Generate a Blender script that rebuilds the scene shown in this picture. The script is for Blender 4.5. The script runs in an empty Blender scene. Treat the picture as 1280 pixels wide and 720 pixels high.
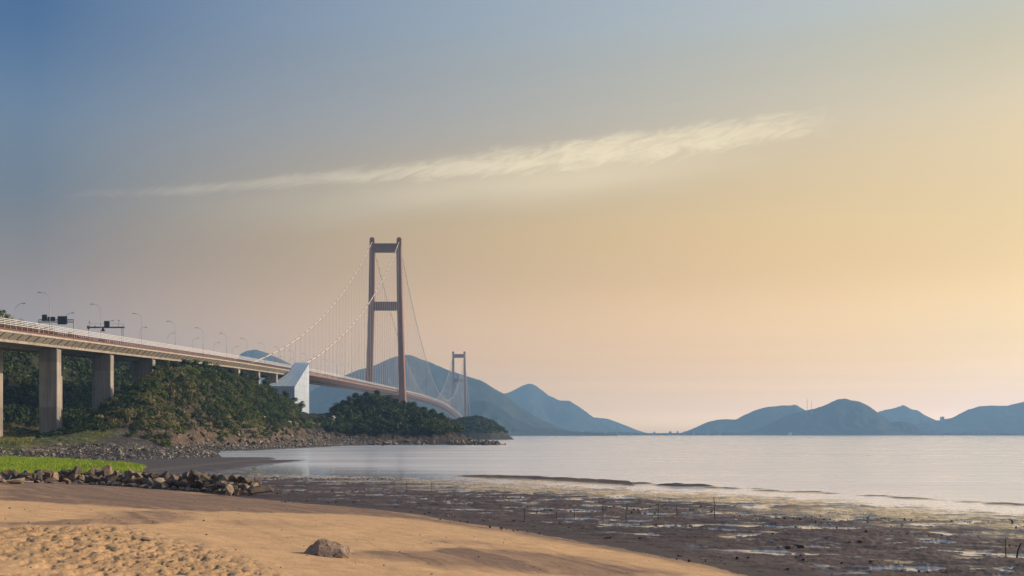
import bpy, bmesh, math, random
import numpy as np
from mathutils import Vector, Matrix, Euler

random.seed(7)
RNG = np.random.default_rng(11)
scene = bpy.context.scene
COL = scene.collection

# ------------------------------------------------------------------ camera constants
F = 1382.0            # focal length in pixels of a 1280 px wide picture
HZ = 543.0            # picture row of the horizon
EYE = 5.0             # eye height over the water (water level is z = 0)

# ------------------------------------------------------------------ noise
_perm = np.random.default_rng(5).permutation(256).astype(np.int64)
_perm = np.concatenate([_perm, _perm, _perm])
_ga = np.random.default_rng(6).uniform(0, 2*np.pi, 256)
_gx, _gy = np.cos(_ga), np.sin(_ga)

def pn(x, y, seed=0):
    x = np.asarray(x, float) + seed*17.31; y = np.asarray(y, float) + seed*9.77
    xi = np.floor(x).astype(np.int64); yi = np.floor(y).astype(np.int64)
    fx = x-xi; fy = y-yi
    xi &= 255; yi &= 255
    u = fx*fx*fx*(fx*(fx*6-15)+10); v = fy*fy*fy*(fy*(fy*6-15)+10)
    def g(ix, iy, dx, dy):
        h = _perm[_perm[ix & 255]+(iy & 255)]
        return _gx[h]*dx+_gy[h]*dy
    a = g(xi, yi, fx, fy); b = g(xi+1, yi, fx-1, fy)
    c = g(xi, yi+1, fx, fy-1); d = g(xi+1, yi+1, fx-1, fy-1)
    return (a+(b-a)*u)*(1-v)+(c+(d-c)*u)*v

def fbm(x, y, oct=4, seed=0, gain=.5):
    r = 0; a = 1.0
    for i in range(oct):
        r = r+a*pn(x*2**i, y*2**i, seed+i); a *= gain
    return r

def sst(a, b, x):
    t = np.clip((x-a)/(b-a), 0, 1)
    return t*t*(3-2*t)

# ------------------------------------------------------------------ tagging
def tag(o, label=None, cat=None, group=None, kind=None):
    if label: o['label'] = label
    if cat: o['category'] = cat
    if group: o['group'] = group
    if kind: o['kind'] = kind
    return o

def link(name, me, mats=None, parent=None):
    o = bpy.data.objects.new(name, me)
    COL.objects.link(o)
    if mats is not None:
        for m in (mats if isinstance(mats, (list, tuple)) else [mats]):
            me.materials.append(m)
    if parent is not None: o.parent = parent
    return o

def thing(name, label, cat, loc=(0, 0, 0), group=None):
    o = bpy.data.objects.new(name, None); COL.objects.link(o)
    o.location = loc; o.empty_display_size = .5
    return tag(o, label, cat, group)

def np_mesh(name, verts, faces, smooth=False, mat_idx=None):
    """verts (n,3); faces (m,k) all of one size k"""
    me = bpy.data.meshes.new(name)
    verts = np.ascontiguousarray(verts, np.float32); faces = np.ascontiguousarray(faces, np.int32)
    m, k = faces.shape
    me.vertices.add(len(verts)); me.vertices.foreach_set('co', verts.ravel())
    me.loops.add(m*k); me.loops.foreach_set('vertex_index', faces.ravel())
    me.polygons.add(m); me.polygons.foreach_set('loop_start', np.arange(0, m*k, k, dtype=np.int32))
    if smooth: me.polygons.foreach_set('use_smooth', np.ones(m, bool))
    if mat_idx is not None: me.polygons.foreach_set('material_index', np.asarray(mat_idx, np.int32))
    me.update(calc_edges=True)
    return me

def add_attr(me, name, data, dom='POINT'):
    data = np.asarray(data, np.float32)
    if data.ndim == 1:
        a = me.attributes.new(name, 'FLOAT', dom); a.data.foreach_set('value', data)
    else:
        if data.shape[1] == 3: data = np.concatenate([data, np.ones((len(data), 1), np.float32)], 1)
        a = me.attributes.new(name, 'FLOAT_COLOR', dom); a.data.foreach_set('color', data.ravel())

class MB:
    """collects polygons, then builds one mesh object"""
    def __init__(s): s.v = []; s.f = []; s.mi = []
    def add(s, vs, fs, mi=0):
        b = len(s.v); s.v += [tuple(p) for p in vs]
        s.f += [tuple(i+b for i in f) for f in fs]; s.mi += [mi]*len(fs)
    def box(s, x0, x1, y0, y1, z0, z1, mi=0):
        s.add([(x0,y0,z0),(x1,y0,z0),(x1,y1,z0),(x0,y1,z0),(x0,y0,z1),(x1,y0,z1),(x1,y1,z1),(x0,y1,z1)],
              [(3,2,1,0),(4,5,6,7),(0,1,5,4),(1,2,6,5),(2,3,7,6),(3,0,4,7)], mi)
    def frustum(s, bot, top, mi=0):
        n = len(bot)
        s.add(list(bot)+list(top), [tuple(range(n-1,-1,-1)), tuple(range(n,2*n))]+[(i,(i+1)%n,n+(i+1)%n,n+i) for i in range(n)], mi)
    def tube(s, pts, rad, n=6, mi=0, cap=True):
        pts = [Vector(p) for p in pts]; m = len(pts)
        rad = [rad]*m if not isinstance(rad, (list, tuple)) else rad
        vs = []; fs = []
        for i, p in enumerate(pts):
            t = (pts[min(i+1, m-1)]-pts[max(i-1, 0)]).normalized()
            a = Vector((0,0,1)) if abs(t.z) < .9 else Vector((1,0,0))
            u = t.cross(a).normalized(); w = t.cross(u)
            for k in range(n):
                c = 2*math.pi*k/n
                vs.append(p+rad[i]*(math.cos(c)*u+math.sin(c)*w))
        for i in range(m-1):
            for k in range(n):
                fs.append((i*n+k, i*n+(k+1)%n, (i+1)*n+(k+1)%n, (i+1)*n+k))
        if cap: fs += [tuple(range(n-1,-1,-1)), tuple((m-1)*n+k for k in range(n))]
        s.add(vs, fs, mi)
    def sweep(s, sec, ys, zf, mi=0, cap=True):
        """closed section [(x,z)] swept along Y with height zf(y)"""
        n = len(sec); vs = []; fs = []
        for y in ys:
            z0 = float(zf(y)); vs += [(x, y, z0+z) for x, z in sec]
        for i in range(len(ys)-1):
            for k in range(n):
                fs.append((i*n+k, i*n+(k+1)%n, (i+1)*n+(k+1)%n, (i+1)*n+k))
        if cap: fs += [tuple(range(n-1,-1,-1)), tuple((len(ys)-1)*n+k for k in range(n))]
        s.add(vs, fs, mi)
    def mesh(s, name, smooth=False):
        me = bpy.data.meshes.new(name); me.from_pydata(s.v, [], s.f)
        me.polygons.foreach_set('material_index', s.mi)
        if smooth: me.polygons.foreach_set('use_smooth', [True]*len(s.f))
        me.update()
        bm = bmesh.new(); bm.from_mesh(me); bmesh.ops.recalc_face_normals(bm, faces=bm.faces); bm.to_mesh(me); bm.free()
        return me
    def build(s, name, mats, parent=None, smooth=False):
        return link(name, s.mesh(name, smooth), mats, parent)

# ------------------------------------------------------------------ materials
def nt(name):
    m = bpy.data.materials.new(name); m.use_nodes = True
    N = m.node_tree.nodes; L = m.node_tree.links
    return m, N, L, N['Principled BSDF']

def math_node(N, L, op, a, b=None, c=None):
    n = N.new('ShaderNodeMath'); n.operation = op
    for i, v in enumerate((a, b, c)):
        if v is None: continue
        if isinstance(v, (int, float)): n.inputs[i].default_value = v
        else: L.new(v, n.inputs[i])
    return n.outputs[0]

def noise_node(N, L, scale, detail=5, rough=.55, vec=None, dist=0):
    n = N.new('ShaderNodeTexNoise'); n.inputs['Scale'].default_value = scale
    n.inputs['Detail'].default_value = detail; n.inputs['Roughness'].default_value = rough
    n.inputs['Distortion'].default_value = dist
    if vec is not None: L.new(vec, n.inputs['Vector'])
    return n

def ramp(N, L, fac, stops):
    r = N.new('ShaderNodeValToRGB'); e = r.color_ramp.elements
    while len(e) < len(stops): e.new(.5)
    for el, (p, c) in zip(e, stops):
        el.position = p; el.color = (*c, 1) if len(c) == 3 else c
    L.new(fac, r.inputs[0]); return r.outputs[0]

def mixc(N, L, fac, a, b, mode='MIX'):
    n = N.new('ShaderNodeMix'); n.data_type = 'RGBA'; n.blend_type = mode
    for s, v in ((n.inputs[0], fac), (n.inputs[6], a), (n.inputs[7], b)):
        if isinstance(v, (int, float)): s.default_value = v
        elif isinstance(v, (tuple, list)): s.default_value = (*v, 1)
        else: L.new(v, s)
    return n.outputs[2]

def bump(N, L, P, height, strength=.3, distance=.1):
    b = N.new('ShaderNodeBump'); b.inputs['Strength'].default_value = strength
    b.inputs['Distance'].default_value = distance
    L.new(height, b.inputs['Height']); L.new(b.outputs[0], P.inputs['Normal'])

def position(N):
    return N.new('ShaderNodeNewGeometry').outputs['Position']

def mapping(N, L, vec, scale=(1,1,1), rot=(0,0,0)):
    n = N.new('ShaderNodeMapping'); n.inputs['Scale'].default_value = scale; n.inputs['Rotation'].default_value = rot
    L.new(vec, n.inputs['Vector']); return n.outputs[0]

def weathered(name, col, var=.25, scale=.4, rough=.75, streak=True, bumpd=.02, metal=0):
    """painted steel or concrete with blotches and vertical weather streaks"""
    m, N, L, P = nt(name)
    pos = position(N)
    n1 = noise_node(N, L, scale, 6, .6, pos)
    c = ramp(N, L, n1.outputs[0], [(.3, tuple(x*(1-var) for x in col)), (.7, tuple(min(1, x*(1+var)) for x in col))])
    if streak:
        n2 = noise_node(N, L, 1.0, 4, .6, mapping(N, L, pos, (1.1, 1.1, .06)))
        c = mixc(N, L, .55, c, ramp(N, L, n2.outputs[0], [(.36, (.5,.48,.46)), (.58, (1,1,1))]), 'MULTIPLY')
    L.new(c, P.inputs['Base Color'])
    P.inputs['Roughness'].default_value = rough; P.inputs['Metallic'].default_value = metal
    n3 = noise_node(N, L, scale*12, 3, .6, pos)
    bump(N, L, P, n3.outputs[0], .25, bumpd)
    return m

M = {}
M['concrete'] = weathered('weathered_concrete', (.40,.34,.27), .18, .25, .85)
M['pier'] = weathered('pier_concrete', (.36,.31,.26), .15, .2, .85)
M['tower'] = weathered('tower_paint', (.25,.095,.05), .15, .06, .6)
M['girder'] = weathered('girder_paint', (.19,.10,.075), .15, .08, .6, streak=False)
M['white'] = weathered('white_barrier_paint', (.52,.49,.465), .06, .5, .5, streak=False)
M['rust'] = weathered('red_brown_rail_paint', (.105,.034,.02), .25, .8, .6, streak=False)
M['cable'] = weathered('cable_wrap', (.55,.43,.37), .12, .1, .5, streak=False)
M['band'] = weathered('cable_band_steel', (.14,.1,.09), .1, .3, .5, streak=False)
M['steel'] = weathered('galvanised_steel', (.34,.35,.36), .12, .6, .5, streak=False)
M['dark'] = weathered('dark_sign_board', (.05,.055,.065), .2, .4, .6, streak=False)
M['asphalt'] = weathered('asphalt', (.055,.055,.055), .2, .5, .9, streak=False)
M['anchor'] = weathered('anchorage_panels', (.50,.58,.66), .07, .15, .45)
M['anchor_roof'] = weathered('anchorage_roof', (.33,.43,.52), .14, .2, .45)
def panel_joints(m, du, dv):
    N = m.node_tree.nodes; L = m.node_tree.links; P = N['Principled BSDF']
    src = P.inputs['Base Color'].links[0].from_socket
    sep = N.new('ShaderNodeSeparateXYZ'); L.new(position(N), sep.inputs[0])
    fac = None
    for sock, d in ((math_node(N, L, 'ADD', sep.outputs[0], sep.outputs[1]), du), (sep.outputs[2], dv)):
        fr = math_node(N, L, 'FRACT', math_node(N, L, 'DIVIDE', sock, d))
        e = math_node(N, L, 'LESS_THAN', fr, .22/d)
        fac = e if fac is None else math_node(N, L, 'MAXIMUM', fac, e)
    n = noise_node(N, L, 1.0, 5, .65, mapping(N, L, position(N), (.5,.5,.035)))
    c = mixc(N, L, .75, src, ramp(N, L, n.outputs[0], [(.36, (.52,.53,.54)), (.6, (1,1,1))]), 'MULTIPLY')
    c = mixc(N, L, math_node(N, L, 'MULTIPLY', fac, .45), c, (.16,.18,.2))
    L.new(c, P.inputs['Base Color'])
M['wood'] = weathered('weathered_stake_wood', (.05,.042,.036), .3, 3, .85, streak=False)
panel_joints(M['anchor'], 5.0, 4.0)
M['render'] = weathered('pale_render', (.75,.74,.72), .08, .3, .7)
M['far_building'] = weathered('grey_far_building', (.34,.36,.38), .1, .05, .8, streak=False)
M['bark'] = weathered('bark', (.09,.065,.045), .3, 2, .9, streak=False)

# joint lines on the pier: every 7 m a pour line
def pier_material():
    m = M['pier']; N = m.node_tree.nodes; L = m.node_tree.links; P = N['Principled BSDF']
    src = P.inputs['Base Color'].links[0].from_socket
    sep = N.new('ShaderNodeSeparateXYZ'); L.new(position(N), sep.inputs[0])
    fr = math_node(N, L, 'FLOOR', math_node(N, L, 'DIVIDE', sep.outputs[2], 6.3))
    w = N.new('ShaderNodeTexWhiteNoise'); w.noise_dimensions = '1D'; L.new(fr, w.inputs['W'])
    c = mixc(N, L, 1.0, src, ramp(N, L, w.outputs[0], [(0, (.78,.78,.78)), (1, (1.12,1.1,1.08))]), 'MULTIPLY')
    L.new(c, P.inputs['Base Color'])
pier_material()

def leaf_material():
    m, N, L, P = nt('leaves')
    a = N.new('ShaderNodeAttribute'); a.attribute_name = 'tint'
    L.new(a.outputs['Color'], P.inputs['Base Color'])
    P.inputs['Roughness'].default_value = .65
    P.inputs['Specular IOR Level'].default_value = .25
    tr = N.new('ShaderNodeBsdfTranslucent'); L.new(a.outputs['Color'], tr.inputs['Color'])
    mx = N.new('ShaderNodeMixShader'); mx.inputs[0].default_value = .22
    L.new(P.outputs[0], mx.inputs[1]); L.new(tr.outputs[0], mx.inputs[2])
    L.new(mx.outputs[0], N['Material Output'].inputs[0])
    return m
M['leaf'] = leaf_material()

def rock_material(name, stops, wet=.0):
    m, N, L, P = nt(name)
    tc = N.new('ShaderNodeTexCoord'); oi = N.new('ShaderNodeObjectInfo')
    add = N.new('ShaderNodeVectorMath'); add.operation = 'ADD'
    sc = N.new('ShaderNodeVectorMath'); sc.operation = 'SCALE'; sc.inputs['Scale'].default_value = 40
    L.new(oi.outputs['Random'], sc.inputs[0])
    L.new(tc.outputs['Object'], add.inputs[0]); L.new(sc.outputs[0], add.inputs[1])
    n1 = noise_node(N, L, 1.3, 8, .65, add.outputs[0], .4)
    n2 = noise_node(N, L, 7, 8, .7, add.outputs[0])
    base = ramp(N, L, oi.outputs['Random'], stops)
    c = mixc(N, L, 1, base, ramp(N, L, n1.outputs[0], [(.3, (.45,.43,.42)), (.5, (.95,.95,.95)), (.72, (1.5,1.4,1.25))]), 'MULTIPLY')
    c = mixc(N, L, .6, c, ramp(N, L, n2.outputs[0], [(.35, (.55,.53,.5)), (.65, (1.2,1.2,1.2))]), 'MULTIPLY')
    L.new(c, P.inputs['Base Color']); P.inputs['Roughness'].default_value = .8-wet
    bump(N, L, P, math_node(N, L, 'ADD', n2.outputs[0], n1.outputs[0]), .7, .12)
    return m
M['boulder'] = rock_material('groyne_rock', [(0,(.085,.064,.05)), (.35,(.16,.115,.082)), (.6,(.10,.083,.07)), (.8,(.30,.22,.15)), (1,(.19,.11,.075))])
M['rubble'] = rock_material('rubble_rock', [(0,(.12,.10,.088)), (.5,(.19,.16,.135)), (.8,(.27,.22,.18)), (1,(.42,.36,.29))])
M['red_rock'] = rock_material('reddish_rock', [(0,(.26,.15,.105)), (1,(.26,.15,.105))])
M['pale_rock'] = rock_material('pale_buff_rock', [(0,(.29,.22,.15)), (1,(.29,.22,.15))])
M['beach_rock'] = rock_material('beach_rock', [(0,(.31,.215,.155)), (1,(.31,.215,.155))])

def ground_material(name, rough=.9, fine=9.0, fstr=.5, fdist=.03, wet=False, grain=.25):
    """base colour comes from the ground kind stored in the mesh; noise adds grain"""
    m, N, L, P = nt(name)
    a = N.new('ShaderNodeAttribute'); a.attribute_name = 'ground'
    pos = position(N)
    n1 = noise_node(N, L, fine, 6, .7, pos)
    n2 = noise_node(N, L, fine*.11, 5, .6, pos)
    c = mixc(N, L, 1, a.outputs['Color'], ramp(N, L, n1.outputs[0], [(.3, (1-grain*2,)*3), (.65, (1+grain*.7,)*3)]), 'MULTIPLY')
    c = mixc(N, L, 1, c, ramp(N, L, n2.outputs[0], [(.3, (1-grain,)*3), (.7, (1+grain*.6,)*3)]), 'MULTIPLY')
    L.new(c, P.inputs['Base Color'])
    P.inputs['Roughness'].default_value = rough
    P.inputs['Specular IOR Level'].default_value = .3
    if wet:
        w = N.new('ShaderNodeAttribute'); w.attribute_name = 'wet'
        n3 = noise_node(N, L, 1.7, 4, .6, mapping(N, L, pos, (1, 1, 1)))
        ws = math_node(N, L, 'ADD', w.outputs['Fac'], math_node(N, L, 'MULTIPLY', math_node(N, L, 'SUBTRACT', n3.outputs[0], .5), .5))
        r = ramp(N, L, ws, [(.25, (.62,)*3), (.5, (.34,)*3), (.8, (.07,)*3)])
        L.new(r, P.inputs['Roughness'])
        P.inputs['Specular IOR Level'].default_value = .32
        b = N.new('ShaderNodeBump'); b.inputs['Distance'].default_value = fdist
        L.new(ramp(N, L, ws, [(.3, (fstr,)*3), (.75, (.03,)*3)]), b.inputs['Strength'])
        L.new(n1.outputs[0], b.inputs['Height']); L.new(b.outputs[0], P.inputs['Normal'])
    else:
        bump(N, L, P, n1.outputs[0], fstr, fdist)
    return m
M['sand'] = ground_material('beach_sand', .92, 14, .35, .015, grain=.16)
M['mud'] = ground_material('tidal_mud', .5, 6, .7, .04, wet=True, grain=.2)
M['soil'] = ground_material('headland_soil', .92, 1.6, 1.0, .5, grain=.48)

def hill_material(name, c0, c1, scale):
    m, N, L, P = nt(name)
    pos = position(N)
    n1 = noise_node(N, L, scale, 8, .65, pos); n2 = noise_node(N, L, scale*9, 5, .7, pos)
    c = ramp(N, L, n1.outputs[0], [(.35, c0), (.62, c1), (.74, tuple(x*1.7 for x in c1))])
    c = mixc(N, L, .7, c, ramp(N, L, n2.outputs[0], [(.3, (.45,.45,.45)), (.65, (1.3,1.3,1.3))]), 'MULTIPLY')
    L.new(c, P.inputs['Base Color']); P.inputs['Roughness'].default_value = .95
    P.inputs['Specular IOR Level'].default_value = .1
    bump(N, L, P, n2.outputs[0], .6, 6)
    return m
M['hill'] = hill_material('forested_hill', (.028,.034,.034), (.06,.062,.046), .0035)
M['islet'] = hill_material('islet_scrub_ground', (.03,.04,.02), (.07,.065,.035), .05)

def water_material():
    m, N, L, P = nt('estuary_water')
    P.inputs['Base Color'].default_value = (.56,.61,.66,1)  # silty water, base paled further to stand in for glitter
    P.inputs['IOR'].default_value = 1.333
    pos = position(N)
    # ripples are calm in the shallows beside the mud and grow seaward
    dot = N.new('ShaderNodeVectorMath'); dot.operation = 'DOT_PRODUCT'
    dot.inputs[1].default_value = (.78,.62,0); L.new(pos, dot.inputs[0])
    mr = N.new('ShaderNodeMapRange'); mr.inputs[1].default_value = 29.2+38; mr.inputs[2].default_value = 29.2+62
    mr.inputs[3].default_value = .10; mr.inputs[4].default_value = 1.0; L.new(dot.outputs['Value'], mr.inputs[0])
    w1 = noise_node(N, L, .35, 5, .6, mapping(N, L, pos, (.45,1.0,1), (0,0,.2)))
    w2 = noise_node(N, L, 2.2, 4, .6, mapping(N, L, pos, (.5,1.0,1), (0,0,-.15)))
    w3 = noise_node(N, L, 1.0, 6, .7, mapping(N, L, pos, (.0035,.022,1), (0,0,.12)))
    w4 = noise_node(N, L, 1.0, 4, .7, mapping(N, L, pos, (.02,.16,1), (0,0,.2)))
    mixn = math_node(N, L, 'MULTIPLY_ADD', w4.outputs[0], .5, math_node(N, L, 'MULTIPLY', w3.outputs[0], .5))
    patch = ramp(N, L, mixn, [(.38, (.25,)*3), (.5, (.6,)*3), (.62, (1,)*3)])
    h = math_node(N, L, 'ADD', w1.outputs[0], math_node(N, L, 'MULTIPLY', w2.outputs[0], .22))
    b = N.new('ShaderNodeBump'); b.inputs['Distance'].default_value = .14
    L.new(math_node(N, L, 'MULTIPLY', math_node(N, L, 'MULTIPLY', mr.outputs[0], patch), .7), b.inputs['Strength'])
    L.new(h, b.inputs['Height']); L.new(b.outputs[0], P.inputs['Normal'])
    L.new(math_node(N, L, 'MULTIPLY_ADD', math_node(N, L, 'MULTIPLY', mr.outputs[0], patch), .22, .05), P.inputs['Roughness'])
    return m
M['water'] = water_material()

# ------------------------------------------------------------------ ground height
TD = np.array([-.62, .785]); ND = np.array([-.785, -.62])       # along the shore / up the beach
_b = np.array([(30,5),(14,24),(9.9,29.6),(8.1,36.3),(5.06,43.7),(0,54),(-7.9,68.4),(-16.8,77.4),(-34,100.4),(-52,112.7),(-75,132),(-120,165),(-300,300)])
_bt = _b@TD; _bn = _b@ND
_o = np.argsort(_bt); _bt = _bt[_o]; _bn = _bn[_o]

def shore_s(x, y):
    t = x*TD[0]+y*TD[1]; n = x*ND[0]+y*ND[1]
    tt = np.linspace(_bt[0], _bt[-1], 500); nn = np.interp(tt, _bt, _bn)
    k = np.ones(15)/15; nn = np.convolve(np.pad(nn, 7, 'edge'), k, 'valid')
    return n-np.interp(t, tt, nn), t

LAND = np.array([(-98,212),(-80,205),(-67.5,212),(-62.6,235),(-78,289),(-87,326),(-82,335),(-78.5,374),(-76,438),(-74,495),(-62,520),
                 (-44,532),(-22,520),(-7,512),(-3,530),(-16,575),(-45,650),(-95,730),(-118,900),(-420,1050),(-700,900),(-700,190),(-300,300),(-160,212)], float)

def land_d(x, y):
    d = np.full(x.shape, 1e9); inside = np.zeros(x.shape, bool)
    n = len(LAND)
    for i in range(n):
        ax, ay = LAND[i]; bx, by = LAND[(i+1) % n]
        ex, ey = bx-ax, by-ay
        t = np.clip(((x-ax)*ex+(y-ay)*ey)/(ex*ex+ey*ey), 0, 1)
        d = np.minimum(d, (x-ax-t*ex)**2+(y-ay-t*ey)**2)
        c = ((ay > y) != (by > y)) & (x < (bx-ax)*(y-ay)/(by-ay+1e-12)+ax)
        inside ^= c
    return np.where(inside, 1, -1)*np.sqrt(d)

RID_Y = np.array([250,290,314,332,351,373,398,439,481,515,553,578,622,680,760])
RID_Z = np.array([0,5,15,21,24,25.5,24.5,24.5,22,18.5,13,8.5,7.5,5,2])-1.0
HIL_Y = np.array([150,300,400,450,500,560,640,700,800,900])
HIL_Z = np.array([36,44,45,44,42,41,41,37,24,5])
ISL_X = np.array([-112,-100,-87,-74,-61,-48,-35,-28,-17,-8,0])
ISL_Z = np.array([1,6,16,20,17,13,8.5,5.0,2.6,1.2,0])

TRAMP = None
def soft_poly(P, x, y, k=7, rad=.035, lat=.006):
    """share of slightly shifted copies of each point that lie inside the ground polygon P: a ragged soft edge"""
    out = np.zeros(x.shape); lo, hi = P.min(0), P.max(0)
    sel = (x > lo[0]-3) & (x < hi[0]+3) & (y > lo[1]-6) & (y < hi[1]+6)
    xs, ys = x[sel], y[sel]
    if len(xs) == 0: return out
    D = np.hypot(xs, ys); acc = np.zeros(xs.shape); n = len(P)
    n1 = fbm(xs*.35, ys*.22, 4, 111); n2 = fbm(xs*.6, ys*.3, 3, 115)
    for j in range(k):
        f = (j-(k-1)/2)/((k-1)/2)
        px_ = xs+D*lat*(n2*2+f); py_ = ys+D*rad*(n1*1.6+f*.8)
        ins = np.zeros(xs.shape, bool)
        for i in range(n):
            ax, ay = P[i]; bx, by = P[(i+1) % n]
            if ay == by: continue
            ins ^= ((ay > py_) != (by > py_)) & (px_ < (bx-ax)*(py_-ay)/(by-ay)+ax)
        acc += ins
    out[sel] = acc/k
    return out

def ground(x, y, detail=True):
    """z of the ground, and the masks that say what it is made of"""
    x = np.asarray(x, float); y = np.asarray(y, float)
    s, t = shore_s(x, y)
    s = s+.5*pn(x*.25, y*.25, 3)+.25*pn(x*1.1, y*1.1, 4)*(s > -4)
    # beach
    up = np.where(s < 25, .1*s, 2.5+.03*(s-25))*(1-.5*sst(36, 72, t))
    zb = .35+up+.05*pn(x*.16, y*.16, 8)+.02*pn(x*.6, y*.6, 9)
    # mud flat: sinks gently, a bar, then the sea floor
    q = -s
    zm = np.interp(q, [0,6,32,40,44,50,62,120,600], [.35,.26,.03,-.05,-.05,-.12,-.4,-1.2,-3])
    fade_r = 1-sst(18, 40, x)
    zm = zm+.30*np.exp(-((q-44+2*pn(x*.06, y*.06, 21))/(1.6+2.2*sst(20, 0, x)))**2)*(.30+.70*fade_r)*sst(-9, -2, x)*np.where(x > 12, sst(-.25, .25, pn(x*.16, y*.25, 23)+.25*pn(x*.5, y*.6, 24)), 1)*(1+.5*fbm(x*.3, y*.5, 3, 25))*sst(-.35, .35, pn(x*.07, y*.3, 22)+.55*fade_r)
    near = sst(160, 330, y)*(x < -40)
    zm = np.where(near > 0, zm*(1-near)+near*-.25, zm)
    flat = sst(-31, -42, x)*sst(106, 116, y)*sst(240, 214, y)
    zm = np.where(flat > 0, zm*(1-flat)+flat*np.maximum(zm, .055+.05*fbm(x*.12, y*.08, 3, 27)), zm)
    # marsh flat behind the groyne
    marsh = sst(-38, -50, x)*sst(118, 128, y)*sst(250, 225, y)
    zm = np.maximum(zm, marsh*.35+(1-marsh)*-5)
    ld = land_d(x, y)
    # land
    base = np.interp(ld, [-12,0,4,30,95,200], [-3,.3,.6,2.2,5.2,7.5])
    g1 = np.interp(y, RID_Y, RID_Z)*np.exp(-((x+106)/np.where(x > -106, 12.0, 14.5))**2)
    g2 = np.interp(y, HIL_Y, HIL_Z)*np.exp(-(np.clip(x+212, 0, None)/32.0)**2)
    iz = np.interp(x, ISL_X, ISL_Z)*np.exp(-((y-590)/np.where(y < 590, 30.0, 60.0))**2)*sst(-2, 14, ld)
    zl = base+(g1+g2)*sst(-2, 18, ld)+iz
    if detail:
        rough = sst(1, 8, ld)*sst(3, 9, zl)
        zl = zl+rough*(1.6*fbm(x*.09, y*.09, 4, 31)-.3*0)+sst(0, 5, ld)*.5*fbm(x*.35, y*.35, 3, 33)
        cliff = sst(1.5, 4, zl)*sst(16, 10, zl)*(x > -125)*sst(280, 310, y)
        zl = zl+cliff*(2.6*np.abs(fbm(x*.13, y*.13, 4, 41))+.9*np.abs(pn(x*.5, y*.5, 47)))
        tram = soft_poly(TRAMP, x, y) if TRAMP is not None else 0*x
        pit = fbm(x*3.9, y*1.6, 4, 53)
        zb = zb+tram*(-.07*sst(.0, .4, pit)+.03*sst(-.1, -.5, pit)+.014*pn(x*5, y*5, 55)+.03*pn(x*.8, y*.7, 56))
        zb = zb+(1-tram)*.010*fbm(x*2.4, y*2.4, 2, 57)
        lump = fbm(x*.45, y*.8, 5, 61, .62)+.35*sst(.1, .5, pn(x*.13, y*.2, 63))*(1-2*np.abs(pn(x*1.3, y*1.9, 64)))
        lump = lump+.3*(.5-np.abs(fbm(x*1.6, y*2.2, 3, 67)))*sst(-.1, .4, pn(x*.2, y*.3, 68))
        pool = sst(.22, .30, fbm(x*.20+.05*y, y*.42, 5, 69, .6))*sst(2.5, 6, q)*sst(34, 28, q)
        lump = lump*(1-.9*pool)-.25*pool
        amp = np.interp(q, [0,2,12,30,40,44,48], [.0,.11,.15,.10,.045,.05,.02])
        zm = zm+amp*(1.1*np.clip(lump, -.25, 2))*np.where(marsh > .5, .7, 1)
    else:
        pit = lump = 0*x
    z = np.where(s > 0, zb, zm)
    z = np.where(ld > -12, np.maximum(z, zl), z)
    return z, s, t, ld, lump, marsh

def ground_at(px, py):
    """where the sight line through a picture point meets the ground"""
    D = np.geomspace(8, 1400, 6000)
    x = (px-640)/F*D; zr = EYE-(py-HZ)/F*D
    z = ground(x, D, False)[0]; z = np.maximum(z, 0)
    hit = z >= zr
    i = int(np.argmax(hit)) if hit.any() else int(np.argmax((z-zr)/D-1e3*(D < 60)))
    return float(x[i]), float(D[i]), float(z[i])

def gz(x, y):
    return float(ground(np.array([x]), np.array([y]))[0][0])

# damp, darker tracts of the sand: outlines on the ground
def ground_poly(pts):
    out = []
    for (a, b), (c, d) in zip(pts, pts[1:]+pts[:1]):
        for k in range(3): out.append(ground_at(a+(c-a)*k/3, b+(d-b)*k/3)[:2])
    return np.array(out)
DAMP = [
    ([(-20,601),(100,604),(200,610),(340,624),(480,636),(640,661),(800,689),(950,719),(940,719),(790,692),(640,667),(520,649),(430,643),(340,640),(250,639),(170,635),(120,631),(60,628),(-20,625)], .9),
    ([(-20,653),(60,652),(110,650),(140,642),(165,637),(240,640),(235,650),(210,655),(150,656),(100,656),(0,657)], .7),
    ([(430,690),(515,689),(580,684),(640,687),(740,700),(850,716),(860,719),(670,719),(600,712),(520,702),(440,694)], .85),
    ([(540,674),(600,677),(690,690),(700,693),(620,683),(540,678)], .45),
    ([(250,652),(330,650),(420,656),(400,660),(300,656)], .3),
]
def damp_mask(x, y):
    d = np.zeros_like(x)
    for pts, w in DAMP: d = np.maximum(d, w*soft_poly(ground_poly(pts), x, y))
    return d
TRAMP = ground_poly([(-30,660),(60,657),(130,660),(200,670),(240,686),(310,702),(360,719),(-30,719)])
TRAMP = np.concatenate([TRAMP, [[-1.5, 12], [-20, 10]]])

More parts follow.
